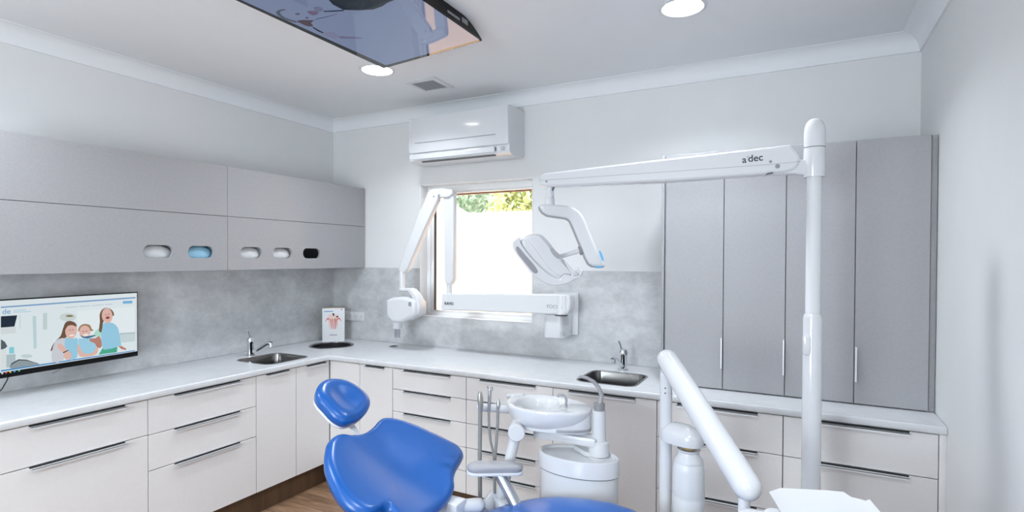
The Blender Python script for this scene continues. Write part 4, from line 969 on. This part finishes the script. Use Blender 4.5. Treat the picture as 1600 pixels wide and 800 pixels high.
bb = traced([(935.5, 392), (938, 391.5), (941, 397), (943.6, 405), (943.2, 408), (940.8, 407.5), (938, 401)], p_y-DV*.001, EX); plate('touch_pad', bb, .003, .0008, frame(p_y+DV*.001, EX, (0, 0, 1)), bluep, ol)
b3 = traced([(928, 415.5), (943, 416.3), (940, 418.8), (932, 418.6)], p_y+DV*.002, EX); plate('button_strip', b3, .040, .002, frame(p_y+DV*.042, EX, (0, 0, 1)), bluep, ol)
# light head
p_h = ps-DV*.02
kc = hit(908.5, 391, ps, DV); kd = hit(872, 402, ps, DV); kv = (kc-kd).normalized()
B().tube([kc-kv*.012, kc+kv*.014], .0215, 28).obj('pivot_knob', mgrey, ol)
B().tube([kd-kv*.05, kc], [.0105, .0105], 20).obj('pivot_rod', enamel, ol)
hd_ = thing_dummy = None
def hp_(x, y): return (780+x*180/1309, 350+y*110/800)
bez = [hp_(*p) for p in [(232, 150), (205, 160), (165, 190), (147, 225), (147, 262), (185, 330), (260, 430), (360, 560), (440, 620), (540, 685), (640, 702), (760, 685), (850, 640), (915, 600), (945, 565), (950, 535), (925, 530), (905, 590), (840, 590), (740, 570), (690, 622), (600, 590), (500, 520), (400, 420), (310, 320), (255, 240), (238, 200)]]
mainb = [hp_(*p) for p in [(240, 195), (262, 160), (310, 125), (350, 112), (400, 112), (462, 118), (505, 142), (560, 200), (640, 300), (720, 390), (760, 430), (850, 530), (905, 565), (900, 600), (850, 640), (760, 682), (650, 690), (560, 640), (480, 570), (380, 440), (290, 320), (250, 250)]]
ridge = [hp_(*p) for p in [(330, 160), (360, 135), (440, 130), (480, 150), (560, 240), (700, 400), (800, 520), (840, 570), (800, 580), (740, 570), (700, 600), (640, 570), (540, 470), (430, 320), (350, 210)]]
def hplate(name, uv, off, th, bev, m, par=ol, sm=0):
    p = ps+DV*off; q = traced(uv, p, EX)
    if sm: q = [(v.x, v.y) for v in catmull([Vector((*a, 0)) for a in q], sm)]
    return plate(name, q, th, bev, frame(p+DV*th, EX, (0, 0, 1)), m, par)
hdp = hplate('lamp_housing', mainb, -.085, .17, .016, enamel, sm=2)
hplate('lamp_bezel', bez, -.100, .20, .006, enamel, sm=2)
hplate('housing_ridge', ridge, -.094, .03, .008, enamel, sm=2)
hplate('side_window', [hp_(*p) for p in [(188, 275), (198, 258), (222, 262), (300, 355), (390, 460), (436, 530), (436, 552), (412, 562), (380, 545), (300, 450), (215, 340)]], -.1025, .004, .001, smoke, hdp, 2)
hplate('rod_recess', [hp_(*p) for p in [(576, 280), (600, 276), (640, 305), (690, 350), (690, 385), (665, 395), (620, 360), (585, 310)]], -.0958, .003, .0008, lgrey, hdp, 2)
hplate('housing_groove', [hp_(*p) for p in [(700, 415), (730, 415), (790, 480), (850, 555), (830, 560), (770, 500)]], -.0958, .003, .0008, lgrey, hdp, 2)
hplate('end_grip', [hp_(*p) for p in [(740, 430), (760, 425), (830, 520), (852, 570), (850, 600), (800, 650), (780, 668), (770, 664), (815, 600), (818, 570), (800, 535)]], -.101, .10, .004, white, ol, 2)
hplate('grip_loop', [hp_(*p) for p in [(900, 480), (935, 510), (952, 550), (945, 580), (905, 605), (912, 580), (918, 550), (905, 520)]], -.09, .06, .004, white, ol, 2)

# ------------------------------------------------------------------ delivery unit
du = thing('delivery_unit', 'white dental delivery post with thick slanted tube arm and covered tray', 'delivery unit', (-.445, 2.155, 0))
px2, py2 = -.4475, 2.158
B().lathe(px2, py2, [(.0235, .03), (.0235, 1.132), (.022, 1.134)], 32).obj('post', enamel, du)
B().lathe(px2, py2, [(.13, 0), (.13, .012), (.05, .03), (.024, .035)], 32).obj('floor_base', lgrey, du)
B().lathe(px2-.004, py2, [(.0175, 1.13), (.0175, 1.19)], 28).obj('stem', enamel, du)
for v in (607, 615): 
    p = AT(1038, v, 2.1); dct = (p-EYEV); dct.z = 0; dct.normalize(); B().tube([Vector((px2, py2, p.z))-dct*.0245+Vector((-.003, 0, 0)), Vector((px2, py2, p.z))-dct*.022+Vector((-.003, 0, 0))], .0028, 10).obj('screw_hole', blackm, du)
e0 = AT(1043.5, 562.5, 2.13); e1 = AT(1167, 760, 1.66)
B().tube([e0, e0.lerp(e1, .5), e1], [.0415, .042, .0425], 40, dome0=True, dome1=True).obj('tube_arm', enamel, du)
st = AT(1163, 765, 1.66)
B().tube([Vector((st.x, st.y, st.z+.02)), Vector((st.x, st.y, .60))], .0175, 28).obj('lower_stem', enamel, du)
# bottle holder head
def ovl(cx_, cy_, L, w, z): 
    o = []
    d1 = dhd; d2 = Vector((-d1.y, d1.x, 0))
    for k in range(40):
        a = 2*pi*k/40; c_ = math.cos(a); s_ = math.sin(a)
        o.append(Vector((cx_, cy_, z))+d1*L*(abs(c_)**.75)*(1 if c_ > 0 else -1)+d2*w*(abs(s_)**.9)*(1 if s_ > 0 else -1))
    return o
dhd = Vector((.93, -.36, 0)).normalized()
hc = Vector((px2, py2, 0))+dhd*.070
B().rings([ovl(hc.x, hc.y, .040, .03, .880), ovl(hc.x, hc.y, .082, .049, .884), ovl(hc.x, hc.y, .084, .050, .893), ovl(hc.x, hc.y, .084, .050, .917), ovl(hc.x, hc.y, .080, .046, .925), ovl(hc.x, hc.y, .062, .034, .943), ovl(hc.x, hc.y, .04, .02, .952), ovl(hc.x, hc.y, .01, .005, .954)]).obj('bottle_head', enamel, du, 50)
bcn = Vector((px2, py2, 0))+dhd*.100
B().lathe(bcn.x, bcn.y, [(.024, .868), (.024, .882)], 28).obj('bottle_socket', kraft, du)
wb = thing('water_bottle', 'milky plastic water bottle screwed up under the white post bracket', 'bottle', (bcn.x, bcn.y, .62))
B().lathe(bcn.x, bcn.y, [(.038, .866), (.042, .868), (.042, .864), (.037, .858), (.040, .845), (.050, .832), (.0525, .824)], 36).obj('collar', white, wb)
B().lathe(bcn.x, bcn.y, [(.048, .8235), (.0535, .815), (.0565, .79), (.0575, .74), (.0585, .70), (.057, .694), (.0585, .688), (.0575, .62), (.050, .605), (.02, .603)], 36).obj('body', bottlem, wb)
# control head with tray (mostly below the frame) and paper cover
zt_ = .90
tray = [(-.045, 1.640), (.190, 1.655), (.255, 1.45), (.235, 1.20), (-.02, 1.20), (-.07, 1.45)]
tp = Vector((.09, 1.56, .86))
plate('control_head', rrect(.42, .50, .05, 6, .06, 1.50), .055, .012, Matrix.Translation((0, 0, .795)), enamel, du)
B().tube([Vector((st.x, st.y, .63)), Vector((st.x, st.y-.02, .60)), Vector((0.0, 1.60, .60)), Vector((.03, 1.55, .62)), Vector((.03, 1.55, .80))], .022, 20).obj('head_support', enamel, du)
cv = [AZ(u, v, .89) for u, v in [(1201.6, 770), (1219, 762.5), (1232, 763), (1290, 766), (1318, 768.5), (1330, 776.6), (1345, 780), (1352.5, 783), (1359, 782.4), (1376.5, 801)]]+[AZ(u, v, .89) for u, v in [(1440, 880), (1250, 880), (1236, 830), (1221, 801), (1210, 783)]]
cvz = [.003, 0, 0, 0, 0, .0, .0, .001, .004, 0, 0, 0, 0, .0, .002]
cc = sum(cv, Vector())/len(cv); n = len(cv)
vs = [p+Vector((0, 0, z_)) for p, z_ in zip(cv, cvz)]+[cc+(p-cc)*.8+Vector((0, 0, -.004)) for p in cv]
vs2 = [v+Vector((0, 0, -.0015)) for v in vs]
fs = [(i, (i+1) % n, n+(i+1) % n, n+i) for i in range(n)]+[tuple(range(n, 2*n))]
allf = fs+[tuple(reversed([k+2*n for k in f])) for f in fs]+[(i, 2*n+i, 2*n+(i+1) % n, (i+1) % n) for i in range(n)]
tag(B().add(vs+vs2, allf).obj('tray_cover', paper, None, 60), 'white paper tray cover on the delivery tray at the bottom edge', 'tray cover')
plate('instrument_tray', rrect(.30, .36, .03, 6, .075, 1.52), .016, .004, Matrix.Translation((0, 0, .866)), white, du)
B().box(.0, .14, 1.48, 1.58, .848, .868, .004).obj('tray_post', white, du)

# ------------------------------------------------------------------ outside the window
tag(B().box(-16, 6, 3.67, 20, -.25, -.15).obj('yard', paving), 'pale paved yard outside the window', 'yard')
tag(B().box(-9.5, 1.0, 5.5, 5.62, -.149, 2.108, .004).obj('garden_wall', extm), 'pale rendered garden wall outside the window', 'wall')
rf = thing('neighbour_house', 'low building with pale tiled roof just beyond the garden wall', 'house', (-5.4, 6.9, -.15))
ra, rb = AY(700, 313, 6.7), AY(768, 336, 6.7)
hx1 = rb.x; hx0 = -8.5; zr = 1.95; zt = ra.z
B().add([Vector(p) for p in [(hx0, 6.2, zr-.08), (hx1, 6.2, zr-.08), (hx1, 7.4, zr-.08), (hx0, 7.4, zr-.08), (hx0, 6.8, zt+.1), (ra.x-.25, 6.8, zt+.1)]], [(0, 1, 5, 4), (1, 2, 5), (2, 3, 4, 5), (3, 0, 4), (0, 3, 2, 1)]).obj('roof', tilem, rf, 10)
cours = B()
for k in range(0, 9):
    f_ = k/9.5; y = 6.2+f_*.6; z = zr-.08+f_*(zt+.18-zr); xr_ = hx1+(ra.x-.25-hx1)*f_
    cours.box(hx0, xr_, y-.010, y+.015, z-.004, z+.010)
cours.obj('tile_course', mat('roof_shadow_grey', (.5, .48, .48), .8), rf)
B().box(hx0+.1, hx1-.15, 6.3, 7.3, -.149, zr-.08).obj('wall', brickm, rf)
b2 = thing('brick_building', 'mauve brick building corner behind the trees outside', 'building', (-3.0, 10, -.15))
bx0 = AY(819, 310, 9.2).x
B().box(bx0, bx0+3.2, 9.2, 11, -.149, 4.4).obj('wall', brickm, b2)
B().box(bx0-.12, bx0+3.3, 9.0, 11.2, 4.4, 4.5, .01).obj('eave', browns, b2)
def tree(x, y, z0, rx_, rz_, m, label, n=2600, ls=.07, zc=None):
    t = thing('tree', label, 'tree', (x, y, -.149))
    B().tube([(x, y, -.149), (x, y, z0)], [.09, .05], 10).obj('trunk', trunkm, t)
    vs = []; fs = []
    for i in range(n):
        while True:
            p = Vector((random.uniform(-1, 1), random.uniform(-1, 1), random.uniform(-1, 1)))
            if .55 < p.length < 1: break
        lump = 1+.13*math.sin(p.x*7+x)+.10*math.sin(p.z*9+1)
        c_ = Vector((x, y, zc))+Vector((p.x*rx_*lump, p.y*rx_*lump, p.z*rz_*lump))
        a = Vector((random.gauss(0, 1), random.gauss(0, 1), random.gauss(0, 1))).normalized(); b_ = a.cross(Vector((random.gauss(0, 1), random.gauss(0, 1), random.gauss(0, 1)))).normalized()
        k = len(vs); vs += [c_-a*ls, c_-b_*ls*.5, c_+a*ls, c_+b_*ls*.5]; fs.append((k, k+1, k+2, k+3))
    B().add(vs, fs).obj('foliage', m, t, 180)
tree(-4.10, 8.1, 1.9, .44, 1.5, leafm, 'yellow-green bushy tree in the middle of the window view', n=3600, zc=2.2)
tree(-6.2, 9.3, 1.6, .95, 1.3, leafg, 'cool green tree rising behind the low tiled roof', n=5200, ls=.07, zc=2.9)
